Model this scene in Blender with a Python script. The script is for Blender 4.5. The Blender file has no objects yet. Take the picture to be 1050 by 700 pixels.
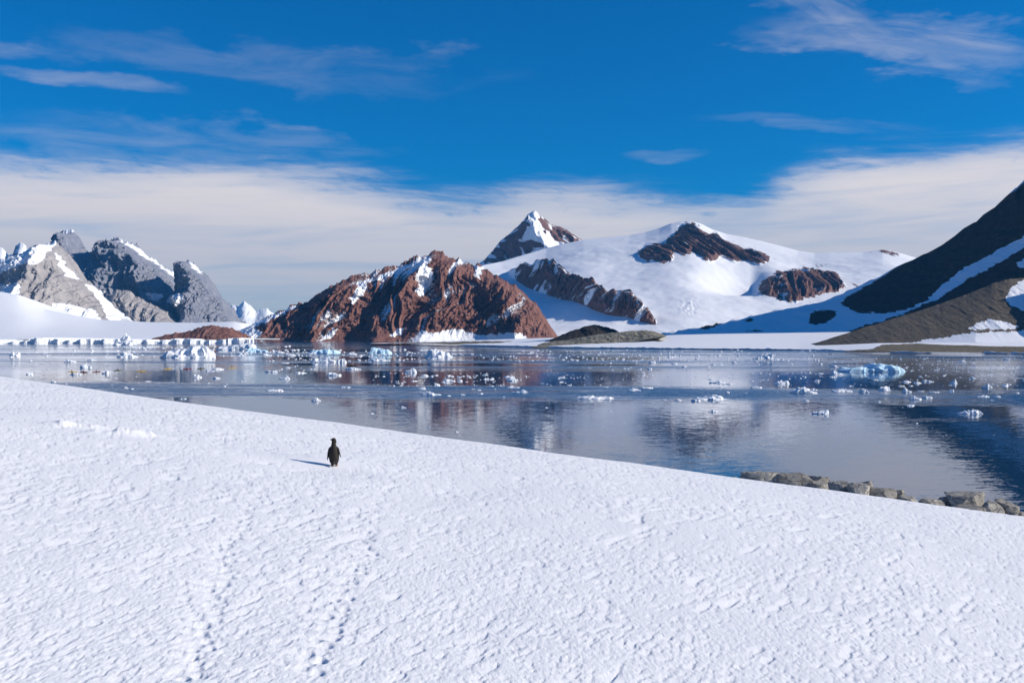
import bpy, bmesh, math, random
import numpy as np
from mathutils import Vector, Matrix

random.seed(7)
C = bpy.context.scene.collection
F = 35.0 / 36.0 * 1050.0        # focal length in photo pixels
HZ = 345.0                      # horizon row in the photo
H = 16.0                        # eye height above the sea
SUN_EL, SUN_A = math.radians(26.0), math.radians(5.0)   # A: how far the sun sits towards the viewer from due right

# ------------------------------------------------------------------ helpers
def P(px, py, Y):
    return np.array([(px - 525.0) / F * Y, Y, H + (HZ - py) / F * Y])

def on_water(px, py):
    Y = H * F / (py - HZ)
    return (px - 525.0) / F * Y, Y

_rng = np.random.RandomState(11)
_perm = np.concatenate([_rng.permutation(1024)] * 3)
_ga = _rng.rand(1024) * 2 * np.pi
_gx, _gy = np.cos(_ga), np.sin(_ga)
def noise(x, y, seed=0):
    x = np.asarray(x, float) + seed * 37.17; y = np.asarray(y, float) + seed * 91.73
    x, y = np.broadcast_arrays(x, y)
    xi = np.floor(x).astype(int); yi = np.floor(y).astype(int)
    fx, fy = x - xi, y - yi
    def g(ix, iy, dx, dy):
        h = _perm[(_perm[ix % 1024] + iy) % 1024]
        return _gx[h] * dx + _gy[h] * dy
    u = fx * fx * fx * (fx * (fx * 6 - 15) + 10); v = fy * fy * fy * (fy * (fy * 6 - 15) + 10)
    a = g(xi, yi, fx, fy); b = g(xi + 1, yi, fx - 1, fy)
    c = g(xi, yi + 1, fx, fy - 1); d = g(xi + 1, yi + 1, fx - 1, fy - 1)
    return 1.41 * ((a * (1 - u) + b * u) * (1 - v) + (c * (1 - u) + d * u) * v)
def fbm(x, y, oct=4, seed=0, gain=.5):
    s = 0; a = 1; f = 1; n = 0
    for k in range(oct):
        s = s + a * noise(x * f, y * f, seed + k * 3); n += a; a *= gain; f *= 2.03
    return s / n
def ridged(x, y, oct=3, seed=0, gain=.5):
    s = 0; a = 1; f = 1; n = 0
    for k in range(oct):
        s = s + a * (1 - 2 * np.abs(noise(x * f, y * f, seed + k * 5))); n += a; a *= gain; f *= 2.1
    return s / n
def sstep(a, b, x):
    t = np.clip((x - a) / (b - a), 0, 1); return t * t * (3 - 2 * t)
def sdf(px, py, poly):
    """signed distance to a polygon, positive inside"""
    p = np.asarray(poly, float); q = np.roll(p, -1, 0)
    d2 = np.full(px.shape, 1e18); ins = np.zeros(px.shape, bool)
    for (ax, ay), (bx, by) in zip(p, q):
        ex, ey = bx - ax, by - ay; wx, wy = px - ax, py - ay
        t = np.clip((wx * ex + wy * ey) / (ex * ex + ey * ey + 1e-12), 0, 1)
        d2 = np.minimum(d2, (wx - ex * t) ** 2 + (wy - ey * t) ** 2)
        c = ((ay > py) != (by > py)) & (px < (bx - ax) * (py - ay) / (by - ay + 1e-12) + ax)
        ins ^= c
    return np.where(ins, 1, -1) * np.sqrt(d2)

def mesh_from(name, V, Fc, mat=None, smooth=True, parent=None, attrs=None):
    me = bpy.data.meshes.new(name)
    V = np.asarray(V, np.float32)
    if isinstance(Fc, np.ndarray):
        nf, k = Fc.shape
        me.vertices.add(len(V)); me.vertices.foreach_set('co', V.ravel())
        me.loops.add(nf * k); me.loops.foreach_set('vertex_index', Fc.astype(np.int32).ravel())
        me.polygons.add(nf); me.polygons.foreach_set('loop_start', np.arange(0, nf * k, k, dtype=np.int32))
        me.update(calc_edges=True); me.validate()
    else:
        me.from_pydata([tuple(v) for v in V], [], Fc); me.update()
    me.polygons.foreach_set('use_smooth', np.full(len(me.polygons), smooth))
    for k, a in (attrs or {}).items():
        at = me.attributes.new(k, 'FLOAT', 'POINT'); at.data.foreach_set('value', np.asarray(a, np.float32).ravel())
    if mat: me.materials.append(mat)
    o = bpy.data.objects.new(name, me); C.objects.link(o)
    if parent: o.parent = parent
    return o

def grid_faces(nr, nc, flip=False):
    i = np.arange(nr * nc).reshape(nr, nc)
    f = np.stack([i[:-1, :-1], i[1:, :-1], i[1:, 1:], i[:-1, 1:]], -1).reshape(-1, 4)
    return f[:, ::-1] if flip else f

def tag(o, label, cat, group=None, kind=None):
    o['label'] = label; o['category'] = cat
    if group: o['group'] = group
    if kind: o['kind'] = kind
    return o

# ------------------------------------------------------------------ materials
class NT:
    def __init__(s, name):
        s.m = bpy.data.materials.new(name); s.m.use_nodes = True
        s.t = s.m.node_tree; s.b = s.t.nodes['Principled BSDF']; s.out = s.t.nodes['Material Output']
    def n(s, typ, **kw):
        nd = s.t.nodes.new(typ)
        for k, v in kw.items():
            if k == 'inp':
                for a, b in v.items():
                    if hasattr(b, 'is_linked') or isinstance(b, bpy.types.NodeSocket): s.t.links.new(b, nd.inputs[a])
                    else: nd.inputs[a].default_value = b
            else: setattr(nd, k, v)
        return nd
    def math(s, op, a, b=0.0, c=0.0, clamp=False):
        return s.n('ShaderNodeMath', operation=op, use_clamp=clamp, inp={0: a, 1: b, 2: c}).outputs[0]
    def noise(s, vec, scale, detail=4, rough=.55, dist=0.0):
        return s.n('ShaderNodeTexNoise', inp={'Vector': vec, 'Scale': scale, 'Detail': detail, 'Roughness': rough, 'Distortion': dist}).outputs['Fac']
    def ramp(s, fac, a, b, ca=(0, 0, 0, 1), cb=(1, 1, 1, 1)):
        r = s.n('ShaderNodeValToRGB', inp={0: fac}); e = r.color_ramp.elements
        e[0].position, e[1].position = a, b; e[0].color, e[1].color = ca, cb
        return r.outputs[0]
    def mix(s, fac, a, b):
        x = s.n('ShaderNodeMix', data_type='RGBA')
        for k, v in ((0, fac), (6, a), (7, b)):
            if isinstance(v, bpy.types.NodeSocket): s.t.links.new(v, x.inputs[k])
            else: x.inputs[k].default_value = v
        return x.outputs[2]
    def pos(s, scale=(1, 1, 1), obj=False):
        src = s.n('ShaderNodeTexCoord').outputs['Object'] if obj else s.n('ShaderNodeNewGeometry').outputs['Position']
        return s.n('ShaderNodeMapping', inp={0: src, 3: scale}).outputs[0]
    def bump(s, h, strength, dist):
        return s.n('ShaderNodeBump', inp={'Strength': strength, 'Distance': dist, 'Height': h}).outputs[0]
    def set(s, **kw):
        for k, v in kw.items():
            k = {'col': 'Base Color', 'rough': 'Roughness', 'spec': 'Specular IOR Level', 'normal': 'Normal'}[k]
            if isinstance(v, bpy.types.NodeSocket): s.t.links.new(v, s.b.inputs[k])
            else: s.b.inputs[k].default_value = v
        return s.m

def rgb(r, g, b): return (r, g, b, 1.0)
SNOW = rgb(.87, .90, .94)

def mat_rock_snow(name, ca, cb, cc, feat, snow=SNOW, edge=.5, bump=.6):
    """rock in three tones; snow where the 'snow' attribute (plus grain) passes one half. feat: metres of the main grain"""
    t = NT(name); p = t.pos()
    n1 = t.noise(p, 1.0 / feat, 6, .62); n2 = t.noise(p, 6.0 / feat, 5, .65); n3 = t.noise(t.pos((1, 1, .25)), 2.2 / feat, 5, .6, .6)
    rock = t.mix(t.ramp(n1, .35, .65), ca, cb)
    rock = t.mix(t.ramp(n3, .5, .72), rock, cc)
    at = t.n('ShaderNodeAttribute', attribute_name='snow').outputs['Fac']
    g = t.math('ADD', at, t.math('MULTIPLY', t.math('SUBTRACT', n2, .5), edge))
    f = t.ramp(g, .46, .54)
    col = t.mix(f, rock, snow)
    hgt = t.math('MULTIPLY', t.math('ADD', n2, n3), t.math('SUBTRACT', 1.1, f))
    return t.set(col=col, rough=.95, spec=.12, normal=t.bump(hgt, bump, feat * .35))

def mat_snow_field():
    t = NT('drifted_snow'); p = t.pos()
    st = t.n('ShaderNodeMapping', inp={0: t.n('ShaderNodeNewGeometry').outputs['Position'], 2: (0, 0, math.radians(18)), 3: (1, .35, 1)}).outputs[0]
    n1 = t.noise(st, 34, 5, .6); n2 = t.noise(p, 160, 3, .6)
    n3 = t.noise(p, .35, 4, .5)
    h = t.math('ADD', n1, t.math('MULTIPLY', n2, .25))
    col = t.mix(n3, rgb(.81, .835, .865), rgb(.84, .86, .885))
    return t.set(col=col, rough=.75, spec=.2, normal=t.bump(h, .45, .02))

def mat_ice(name='sea_ice', ca=rgb(.86, .89, .93), cb=rgb(.62, .80, .92)):
    t = NT(name); p = t.pos()
    n = t.noise(p, .5, 5, .6); n2 = t.noise(p, 3.0, 4, .6)
    col = t.mix(t.ramp(n, .52, .75), ca, cb)
    return t.set(col=col, rough=.6, spec=.3, normal=t.bump(n2, .4, .25))

def mat_plain(name, c, rough=.6, var=.25, scale=8.0, bump=0.0):
    t = NT(name); n = t.noise(t.pos(obj=True), scale, 4, .6)
    d = tuple(x * (1 - var) for x in c[:3]) + (1,)
    kw = dict(col=t.mix(n, d, c), rough=rough)
    if bump: kw['normal'] = t.bump(n, bump, .05)
    return t.set(**kw)

def mat_water():
    t = NT('sea_water')
    geo = t.n('ShaderNodeNewGeometry').outputs['Position']
    sep = t.n('ShaderNodeSeparateXYZ', inp={0: geo}); x, y = sep.outputs[0], sep.outputs[1]
    # wind-ruffled lanes: cat's-paws lying across the bay
    wob = t.noise(t.n('ShaderNodeMapping', inp={0: geo, 3: (.009, .014, 1)}).outputs[0], 1.0, 5, .62)
    yy = t.math('ADD', t.math('ADD', y, t.math('MULTIPLY', x, .16)), t.math('MULTIPLY', t.math('SUBTRACT', wob, .5), 110.0))
    def lane(a, b, soft):
        up = t.n('ShaderNodeMapRange', interpolation_type='SMOOTHSTEP', inp={0: yy, 1: a - soft, 2: a + soft}).outputs[0]
        dn = t.n('ShaderNodeMapRange', interpolation_type='SMOOTHSTEP', inp={0: yy, 1: b - soft, 2: b + soft, 3: 1.0, 4: 0.0}).outputs[0]
        return t.math('MULTIPLY', up, dn)
    str_ = t.noise(t.n('ShaderNodeMapping', inp={0: geo, 3: (.0016, .0075, 1)}).outputs[0], 1.0, 3, .6)
    far = t.math('MULTIPLY', t.ramp(str_, .44, .60), t.n('ShaderNodeMapRange', interpolation_type='SMOOTHSTEP', inp={0: yy, 1: 430.0, 2: 560.0}).outputs[0])
    near = t.math('MULTIPLY', t.ramp(str_, .62, .70), .35)
    ruff = t.math('MAXIMUM', t.math('MULTIPLY', lane(258, 318, 16), t.ramp(t.noise(t.n('ShaderNodeMapping', inp={0: geo, 3: (.012, .05, 1)}).outputs[0], 1.0, 4, .6), .30, .52)), t.math('MAXIMUM', far, near))
    # wavelets: slopes of the surface as two noise channels (long-crested across the view)
    def slopes(sx, sy, det):
        c = t.n('ShaderNodeTexNoise', inp={'Vector': t.n('ShaderNodeMapping', inp={0: geo, 3: (sx, sy, 1)}).outputs[0], 'Scale': 1.0, 'Detail': det, 'Roughness': .6}).outputs['Color']
        return t.n('ShaderNodeVectorMath', operation='SUBTRACT', inp={0: c, 1: (.5, .5, .5)}).outputs[0]
    sa = slopes(.35, 1.1, 4); sb = slopes(2.2, 5.0, 3)
    sv = t.n('ShaderNodeVectorMath', operation='ADD', inp={0: sa, 1: sb}).outputs[0]
    gust = t.noise(t.n('ShaderNodeMapping', inp={0: geo, 3: (.006, .02, 1)}).outputs[0], 1.0, 3, .5)
    calm = t.math('MULTIPLY', .048, t.math('ADD', .55, gust))
    amp = t.math('ADD', calm, t.math('MULTIPLY', ruff, 1.1))
    sv = t.n('ShaderNodeVectorMath', operation='SCALE', inp={0: sv, 3: amp}).outputs[0]
    sv = t.n('ShaderNodeVectorMath', operation='MULTIPLY', inp={0: sv, 1: (.5, 1.0, 0)}).outputs[0]
    # steep lee faces of the wavelets look south
    sx_ = t.n('ShaderNodeSeparateXYZ', inp={0: sv}); lee = t.math('MULTIPLY', t.math('ABSOLUTE', sx_.outputs[1]), -1.0)
    yv = t.math('ADD', t.math('MULTIPLY', sx_.outputs[1], t.math('SUBTRACT', 1.0, ruff)), t.math('MULTIPLY', lee, ruff))
    sv = t.n('ShaderNodeCombineXYZ', inp={0: sx_.outputs[0], 1: yv}).outputs[0]
    nrm = t.n('ShaderNodeVectorMath', operation='NORMALIZE', inp={0: t.n('ShaderNodeVectorMath', operation='ADD', inp={0: sv, 1: (0, 0, 1)}).outputs[0]}).outputs[0]
    t.b.inputs['IOR'].default_value = 1.333
    return t.set(col=rgb(.008, .056, .135), rough=.03, spec=.5, normal=nrm)

M_snow = mat_snow_field()
M_ice = mat_ice()
M_shade_ice = mat_ice('shade_blue_ice', rgb(.55, .76, .90), rgb(.24, .55, .80))  # bluer copy of the ice: blue shade put into the base colour
M_water = mat_water()
M_brown = mat_rock_snow('red_brown_rock', rgb(.19, .088, .072), rgb(.30, .160, .130), rgb(.115, .058, .050), 40)
M_dkbrown = mat_rock_snow('dark_brown_rock', rgb(.16, .088, .076), rgb(.25, .145, .125), rgb(.10, .062, .058), 45)
M_grey = mat_rock_snow('grey_granite', rgb(.37, .35, .345), rgb(.50, .47, .45), rgb(.26, .25, .26), 80)
M_bluegrey = mat_rock_snow('blue_grey_granite', rgb(.22, .245, .31), rgb(.33, .335, .38), rgb(.14, .16, .215), 60)
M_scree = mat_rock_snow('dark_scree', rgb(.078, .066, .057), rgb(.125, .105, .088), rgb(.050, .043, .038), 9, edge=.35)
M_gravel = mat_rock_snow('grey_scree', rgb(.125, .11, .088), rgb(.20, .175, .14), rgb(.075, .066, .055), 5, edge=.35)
M_beach = mat_rock_snow('mossy_rock', rgb(.12, .105, .075), rgb(.27, .24, .18), rgb(.055, .052, .042), 5, edge=.4)

# ------------------------------------------------------------------ the near snow slope
c0, cx, cy, q = 2.0, .136, .1107 - 2 * math.sqrt(2.0 * 2.0 / 3600.0), 2.0 / 3600.0
def ground_of_pixel(px, py):
    m = (px - 525.0) / F; k = (py - HZ) / F - cx * m - cy
    d = max(k * k - 4 * q * c0, 0)
    y = (k - math.sqrt(d)) / (2 * q)
    return m * y, y

STEPS = []
def track(pts, n, spread, seed):
    rs = random.Random(seed)
    for i in range(n):
        f = i / (n - 1) * (len(pts) - 1); k = min(int(f), len(pts) - 2); f -= k
        px = pts[k][0] * (1 - f) + pts[k + 1][0] * f; py = pts[k][1] * (1 - f) + pts[k + 1][1] * f
        x, y = ground_of_pixel(px, py)
        x += (spread if i % 2 else -spread) + rs.uniform(-.5, .5) * spread; y += rs.uniform(-.12, .12)
        STEPS.append((x, y, rs.uniform(.032, .048), rs.uniform(.016, .030), rs.uniform(.003, .007)))
track([(318, 478), (296, 486), (272, 505), (252, 522), (240, 546), (230, 556), (231, 576), (222, 598), (216, 620), (207, 648), (201, 672), (197, 688)], 60, .04, 1)
track([(362, 470), (388, 480), (402, 492), (388, 514), (381, 540), (374, 556), (380, 566), (362, 586), (350, 614), (338, 640), (326, 662), (318, 680)], 60, .045, 2)
track([(405, 492), (392, 470), (384, 462), (392, 452)], 10, .08, 3)

def ground(x, y, fine=True):
    drop = c0 + cx * x + cy * y + q * y * y
    z = H - drop
    z = z + .10 * noise(x * .09, y * .06, 3) + .035 * fbm(x * .35, y * .22, 2, 5)
    if not fine: return z
    # wind crust running up the slope: scarplets that throw small shadows to the left
    ys = np.maximum(y, 1.0)     # the wind fans out over the dome
    u = (x - .92 * ys) * (8 / ys) ** .70; v = 8 ** .70 * ys ** .30 / .30
    w = noise(u * .6, v * .3, 21)
    lod = lambda wl: np.clip(1.7 - ys * 2.2 / (F * wl * (ys / 8) ** .70), 0, 1)
    def pits(wu, wv, depth, seed, thr, w_=.12):
        uu = u / wu + .35 * w; vv = v / wv + .3 * w
        n = fbm(uu, vv, 3, seed, .5)
        patch = .17 * noise(u / wu * .21, v / wv * .28, seed + 9) + .15 * noise(u / wu * .05, v / wv * .08, seed + 10)
        return depth * sstep(thr, thr + w_, n + patch), -.10 * depth * n
    k = np.clip((ys / 8) ** .55, .6, 3.5)
    dep = np.zeros_like(z)
    for (wu, wv, dd, sd, th, kk) in ((.046, .21, .0072, 31, .25, k), (.090, .46, .0112, 41, .33, k), (.028, .12, .0040, 51, .22, lod(.034)), (.22, 1.2, .018, 61, .46, k)):
        p1, p2 = pits(wu, wv, dd, sd, th); dep = np.maximum(dep, p1 * kk); z = z + p2 * kk * .7
    z = z + .0022 * fbm(x * 16, y * 8, 3, 71) * lod(.06) + .010 * fbm(u * 1.1, v * .28, 2, 73)
    # shallow hollow and lump, far left
    hx, hy = ground_of_pixel(88, 441)
    for (ox, oy, sl, sr, sy_, hh) in ((-.42, 0, .34, .20, .5, .075), (-.05, .5, .2, .18, .4, .04), (.70, -.1, .10, .42, .5, .085), (.95, .5, .12, .4, .5, .06), (.40, -.6, .10, .2, .3, .045)):
        bx_ = x - hx - ox
        z = z + 1.4 * hh * np.exp(-(bx_ / np.where(bx_ < 0, sl, sr)) ** 2 - ((y - hy - oy) / sy_) ** 2) * (1 + .7 * fbm(x * 5, y * 3, 2, 78))
    qx, qy = ground_of_pixel(342.5, 477.5)      # firm packed snow where the penguin stands
    firm = 1 - .9 * np.exp(-((x - qx + .45) / .75) ** 4 - ((y - qy - .1) / .75) ** 4)
    dep = dep * firm
    z = z + .15 * (y - qy) * np.exp(-((x - qx + .3) / 1.3) ** 2 - ((y - qy) / 1.1) ** 2)
    for (sx, sy, r, d, rim) in STEPS:
        s = np.abs(y - sy) < .9
        ex = (x[s] - sx) / r; ey = (y[s] - sy) / (r * 1.6); e2 = ex * ex + ey * ey
        dep[s] = np.maximum(dep[s], d * np.exp(-e2 ** 2.0)); z[s] += rim * .5 * np.exp(-((np.sqrt(e2) - 1.5) / .4) ** 2) * (.5 - .5 * np.clip(ex, -1, 1))
    return z, dep

m = np.concatenate([np.linspace(-1.3, -.60, 50), np.linspace(-.585, .585, 1120), np.linspace(.60, 2.2, 70)])
yr = 1 / np.linspace(1 / 1.6, 1 / 3.6, 30)
yr = np.concatenate([yr[:-1], 1 / np.arange(1 / 3.6, 1 / 62.0, -.95 / (F * c0)), np.linspace(62, 240, 70) ** 1.0])
Yg, Mg = np.meshgrid(yr, m, indexing='ij')
Xg = Mg * (Yg + 1.2)
Zg, Dg = (a_.reshape(Xg.shape) for a_ in ground(Xg.ravel(), Yg.ravel()))
for j in range(Xg.shape[1] - 2, -1, -1):      # snow packs into a long ramp on the windward side of every hollow
    Dg[:, j] = np.maximum(Dg[:, j], Dg[:, j + 1] - .13 * (Xg[:, j + 1] - Xg[:, j]))
Zg = Zg - Dg
o = mesh_from('snow_slope', np.stack([Xg, Yg, Zg], -1).reshape(-1, 3), grid_faces(*Xg.shape, flip=True), M_snow)
tag(o, 'wind-crusted white snow slope falling to the water, with penguin tracks', 'snow slope', kind='structure')

# ------------------------------------------------------------------ sea
wy = np.concatenate([np.linspace(-300, 2500, 15), [5000, 12000, 40000]])
wx = np.concatenate([[-40000, -9000], np.linspace(-2500, 2500, 11), [9000, 40000]])
WX, WY = np.meshgrid(wx, wy)
o = mesh_from('water', np.stack([WX, WY, 0 * WX], -1).reshape(-1, 3), grid_faces(*WX.shape, flip=True), M_water)
tag(o, 'calm blue bay water with wind-ruffled lanes and reflections', 'water', kind='structure')

# ------------------------------------------------------------------ mountains
def interp(pts, s):
    pts = np.asarray(pts, float)
    return np.stack([np.interp(s, pts[:, 0], pts[:, k]) for k in range(1, pts.shape[1])], -1)

def loft(name, crest, base, Yc, Yb, mat, nu=300, nv=100, prof=1.0, rib=(0, 100, 0, 0), jag=0, jagw=60, spurs=(), snow=None,
         back=600, nb=14, seed=1, rough=0.0, shape=None, env=(.03, .3), smo=.05, polyjit=1.2, gain=.52, warp=.5):
    """A mountain flank from its crest line to its foot, with a far side. crest/base: photo px,py traced points (own distance Yc/Yb each).
    rib = (amplitude m, wavelength m, slant, downslope stretch)"""
    x0 = min(crest[0][0], base[0][0]); x1 = max(crest[-1][0], base[-1][0])
    u = np.linspace(0, 1, nu)
    cpx = crest[0][0] + (crest[-1][0] - crest[0][0]) * u; bpx = base[0][0] + (base[-1][0] - base[0][0]) * u
    cpy = interp(crest, cpx)[:, 0]; bpy_ = interp(base, bpx)[:, 0]
    yc = interp(Yc, cpx)[:, 0] if isinstance(Yc, (list, tuple)) else np.full(nu, float(Yc))
    yb = interp(Yb, bpx)[:, 0] if isinstance(Yb, (list, tuple)) else np.full(nu, float(Yb))
    CX = (cpx - 525) / F * yc; CZ = H + (HZ - cpy) / F * yc
    BX = (bpx - 525) / F * yb; BZ = H + (HZ - bpy_) / F * yb
    CZ = CZ + jag * (.5 * (ridged(CX / jagw, CX * 0 + seed + .37, 4, seed, .55) - .42) + .25 * fbm(CX / jagw, CX * 0 + seed + .6, 3, seed + 2)) * np.clip((CZ - BZ) / (CZ.max() - BZ.min() + 1e-6) * 3, 0, 1)
    t = np.linspace(0, 1, nv)[:, None]
    kw = max(int(nu * smo), 1); ker = np.hanning(2 * kw + 3); ker /= ker.sum()
    def soft(a_): return np.convolve(np.pad(a_, kw + 1, mode='reflect', reflect_type='odd'), ker, mode='valid')
    CS, YS, BS, YB_ = soft(CZ), soft(yc), soft(BZ), soft(yb)
    fz = np.exp(-t * 7.0) * (1 - t)
    CZt = CS + (CZ - CS) * fz; yct = YS + (yc - YS) * fz; BZt = BS + (BZ - BS) * t; ybt = YB_ + (yb - YB_) * t
    X = CX + (BX - CX) * t; Yv = yct + (ybt - yct) * t
    Z = CZt + (BZt - CZt) * (1 - (1 - t) ** prof)
    hgt = (CZ - BZ)[None, :]
    e = sstep(env[0], env[1], t) * np.ones_like(X) * np.clip(hgt / (hgt.max() + 1e-6) * 2.2, 0, 1) * (1 - .9 * sstep(.74, .96, t))
    A, lam, slant, stretch = rib
    D = np.zeros_like(X); R = np.zeros_like(X)
    if A:
        W = noise(X / (lam * 2.2), Z / (lam * 2.2), seed + 40)
        uu = X / lam + slant * (Z / lam) + warp * W + .45 * warp * noise(X / (lam * .9), Z / (lam * .9), seed + 44)
        vv = Z / (lam * max(stretch, .1))
        R = ridged(uu, vv, 5, seed, gain)
        D += A * R * e
    if rough: D += rough * fbm(X / (lam * .24), Z / (lam * .30), 5, seed + 70, .65) * sstep(.02, .16, t) * (1 - .85 * sstep(.74, .96, t))
    px = 525 + X / Yv * F; py = HZ - (Z - H) / Yv * F
    for (line, amp, wl, wr) in spurs:
        line = np.asarray(line, float)
        lx = np.interp(py, line[:, 1], line[:, 0]) + 6 * fbm(py / 14, px / 40 + seed, 3, 3)
        f = sstep(line[0, 1] - 1, line[0, 1] + 10, py) * sstep(0, .14, t)
        dx = px - lx
        D += amp * f * np.where(dx > 0, np.clip(1 - dx / wr, 0, 1), np.clip(1 + dx / wl, 0, 1))
    if shape is not None:
        sh = shape(px, py, X, Yv, Z, t)
        if isinstance(sh, tuple): D += sh[0]; Z = Z + sh[1]
        else: D += sh
    Yv = Yv - D * .9; Z = Z + D * .12 * (1 - t)
    # far side
    tb = (np.linspace(1, 0, nb + 1)[:-1])[:, None]
    bh = np.minimum(CZ, 60 if CZ.max() < 400 else 150) * .5
    XB = CX + 0 * tb; YB = yc + back * tb; ZB = CZ + (bh - CZ) * tb ** 1.1 + jag * .8 * noise(XB / jagw, YB / jagw, seed + 5) * tb * (1 - tb) * 4
    X = np.concatenate([XB, X]); Yv = np.concatenate([YB, Yv]); Z = np.concatenate([ZB, Z])
    nr = X.shape[0]
    px = 525 + X / Yv * F; py = HZ - (Z - H) / Yv * F
    # normals for the snow cover
    G = np.stack([X, Yv, Z], -1)
    du = np.gradient(G, axis=1); dv = np.gradient(G, axis=0)
    N = np.cross(dv, du); N /= (np.linalg.norm(N, axis=-1, keepdims=True) + 1e-9); N *= np.sign(N[..., 2:3] + 1e-9)
    Rf = np.concatenate([np.zeros((nb, nu)), R])
    T = np.concatenate([np.zeros((nb, nu)), np.broadcast_to(t, (nv, nu))])
    js = np.median(Yv) / 190.0; jx = polyjit * fbm(X / js, Z / js, 5, 91, .65) * 4; jy = polyjit * fbm(X / js, Z / js, 5, 95, .65) * 4
    S = snow(px + jx, py + jy, N, Rf, T, X, Z) if callable(snow) else np.full(X.shape, float(snow))
    return mesh_from(name, G.reshape(-1, 3), grid_faces(nr, nu), mat, attrs={'snow': S})

def poly_mask(px, py, polys, soft=2.0):
    s = np.full(px.shape, -1e9)
    for p in polys: s = np.maximum(s, sdf(px, py, p))
    return np.clip(.5 + s / (2 * soft), 0, 1)

# --- far snowy hills between the two ranges
o = loft('distant_snow_hill', [(225, 330), (232, 322), (238, 312), (244, 314), (250, 309), (256, 312), (262, 319), (268, 317), (274, 316), (281, 322), (292, 327), (310, 333)],
         [(225, 338), (310, 338)], 12500, 12000, M_grey, 120, 40, rib=(60, 160, .2, 2), jag=41.4, jagw=90, snow=lambda px, py, N, R, T, X, Z: .45 + .6 * N[..., 2] - .1 * R, back=900, seed=4)
tag(o, 'tiny far snow hills on the horizon between grey and brown mountains', 'hills', kind='structure')

# --- left range, blue-grey crags
o = loft('snow_capped_crag', [(-60, 262), (-25, 252), (0, 253), (5, 256), (9, 262), (13, 260), (16, 252), (21, 248.5), (26, 251), (29, 256), (33, 263), (40, 268), (60, 275)],
         [(-60, 292), (60, 292)], 9600, 9300, M_bluegrey, 140, 40, rib=(70, 130, -.3, 2), jag=34.5, jagw=70, seed=6,
         snow=lambda px, py, N, R, T, X, Z: .30 + .45 * N[..., 2] + .25 * sstep(254, 249, py) + .1 * noise(X / 90, Z / 60, 3))
tag(o, 'small snow-capped crags peeking behind the pale mountain', 'mountain', kind='structure')

def snow_crag(px, py, N, R, T, X, Z):
    top = [(122, 243), (133, 247), (150, 258), (165, 270), (183, 280), (184, 288), (176, 283), (168, 279), (160, 270), (150, 266), (140, 259), (130, 252), (122, 248)]
    s = .16 + .5 * np.clip(N[..., 2] - .35, 0, 1) + .22 * noise(X / 60, Z / 30, 8) - .12 * R
    s = np.maximum(s, .9 * poly_mask(px, py, [top, [(66, 234), (76, 234), (80, 240), (72, 239), (64, 240)], [(150, 301), (160, 299), (168, 304), (164, 309), (150, 305)], [(95, 296), (112, 298), (103, 303)]], 3) + .15 * noise(X / 50, Z / 30, 9))
    return s
o = loft('jagged_crag', [(40, 262), (52, 255), (57, 249), (61, 245), (62, 238), (66, 236.5), (72, 236), (78, 239), (81, 243), (84, 252), (89, 257), (93, 259), (97, 264), (100, 257), (104, 250), (108, 246), (113, 246), (117, 244.5), (122, 244), (126, 247), (133, 249), (140, 251), (147, 259), (153, 264), (160, 267), (166, 273), (172, 277), (178, 279), (183, 286), (186, 298), (190, 310), (200, 325)],
         [(40, 334), (200, 334)], 8600, 8000, M_bluegrey, 320, 130, prof=.8, rib=(150, 85, .22, 4.5), jag=69, jagw=45, rough=90, seed=12, env=(.04, .2),
         spurs=[([(117, 246), (122, 268), (118, 300), (112, 330)], 330, 22, 60), ([(150, 262), (160, 280), (166, 300), (166, 330)], 330, 24, 40), ([(74, 237), (84, 262), (98, 290), (104, 330)], 260, 30, 22)],
         snow=snow_crag, back=900)
tag(o, 'tall jagged blue-grey crag with a snow-lined serrated ridge', 'mountain', kind='structure')

def snow_spire(px, py, N, R, T, X, Z):
    s = .14 + .5 * np.clip(N[..., 2] - .4, 0, 1) + .14 * noise(X / 80, Z / 45, 18)
    return np.maximum(s, .9 * poly_mask(px, py, [[(192, 265), (198, 269), (206, 277), (210, 283), (203, 280), (195, 273)], [(166, 306), (182, 300), (192, 303), (180, 316)]], 3))
o = loft('rock_spire', [(160, 326), (168, 313), (176, 303), (182, 297), (185, 284), (188, 276), (192, 267.5), (194, 267), (199, 270), (204, 277), (210, 281), (215, 285), (219, 291), (222, 298), (227, 306), (231, 309), (234, 315), (237, 320), (243, 333)],
         [(160, 336), (243, 336)], 8100, 7700, M_bluegrey, 200, 110, prof=.8, rib=(120, 75, -.22, 4.5), jag=59.8, jagw=45, rough=82.5, seed=15, env=(.02, .12),
         spurs=[([(193, 268), (203, 282), (212, 300), (206, 330)], 340, 30, 50), ([(190, 300), (196, 310), (202, 332)], 150, 14, 30)], snow=snow_spire)
tag(o, 'sharp rock spire at the end of the grey range, shadowed on its left', 'mountain', kind='structure')

def snow_butt(px, py, N, R, T, X, Z):
    return .18 + .55 * np.clip(N[..., 2] - .45, 0, 1) - .12 * R + .15 * noise(X / 70, Z / 40, 28)
o = loft('rock_buttress', [(84, 300), (95, 300), (104, 304), (112, 303), (118, 298), (126, 297), (133, 299), (142, 305), (150, 309), (158, 314), (166, 316), (173, 321), (184, 333)],
         [(84, 336), (184, 336)], 7400, 7050, M_grey, 200, 70, rib=(120, 90, .5, 2.8), jag=46, jagw=50, rough=33, seed=22, snow=snow_butt)
tag(o, 'low grey rock buttress at the foot of the jagged crag', 'mountain', kind='structure')

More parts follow.
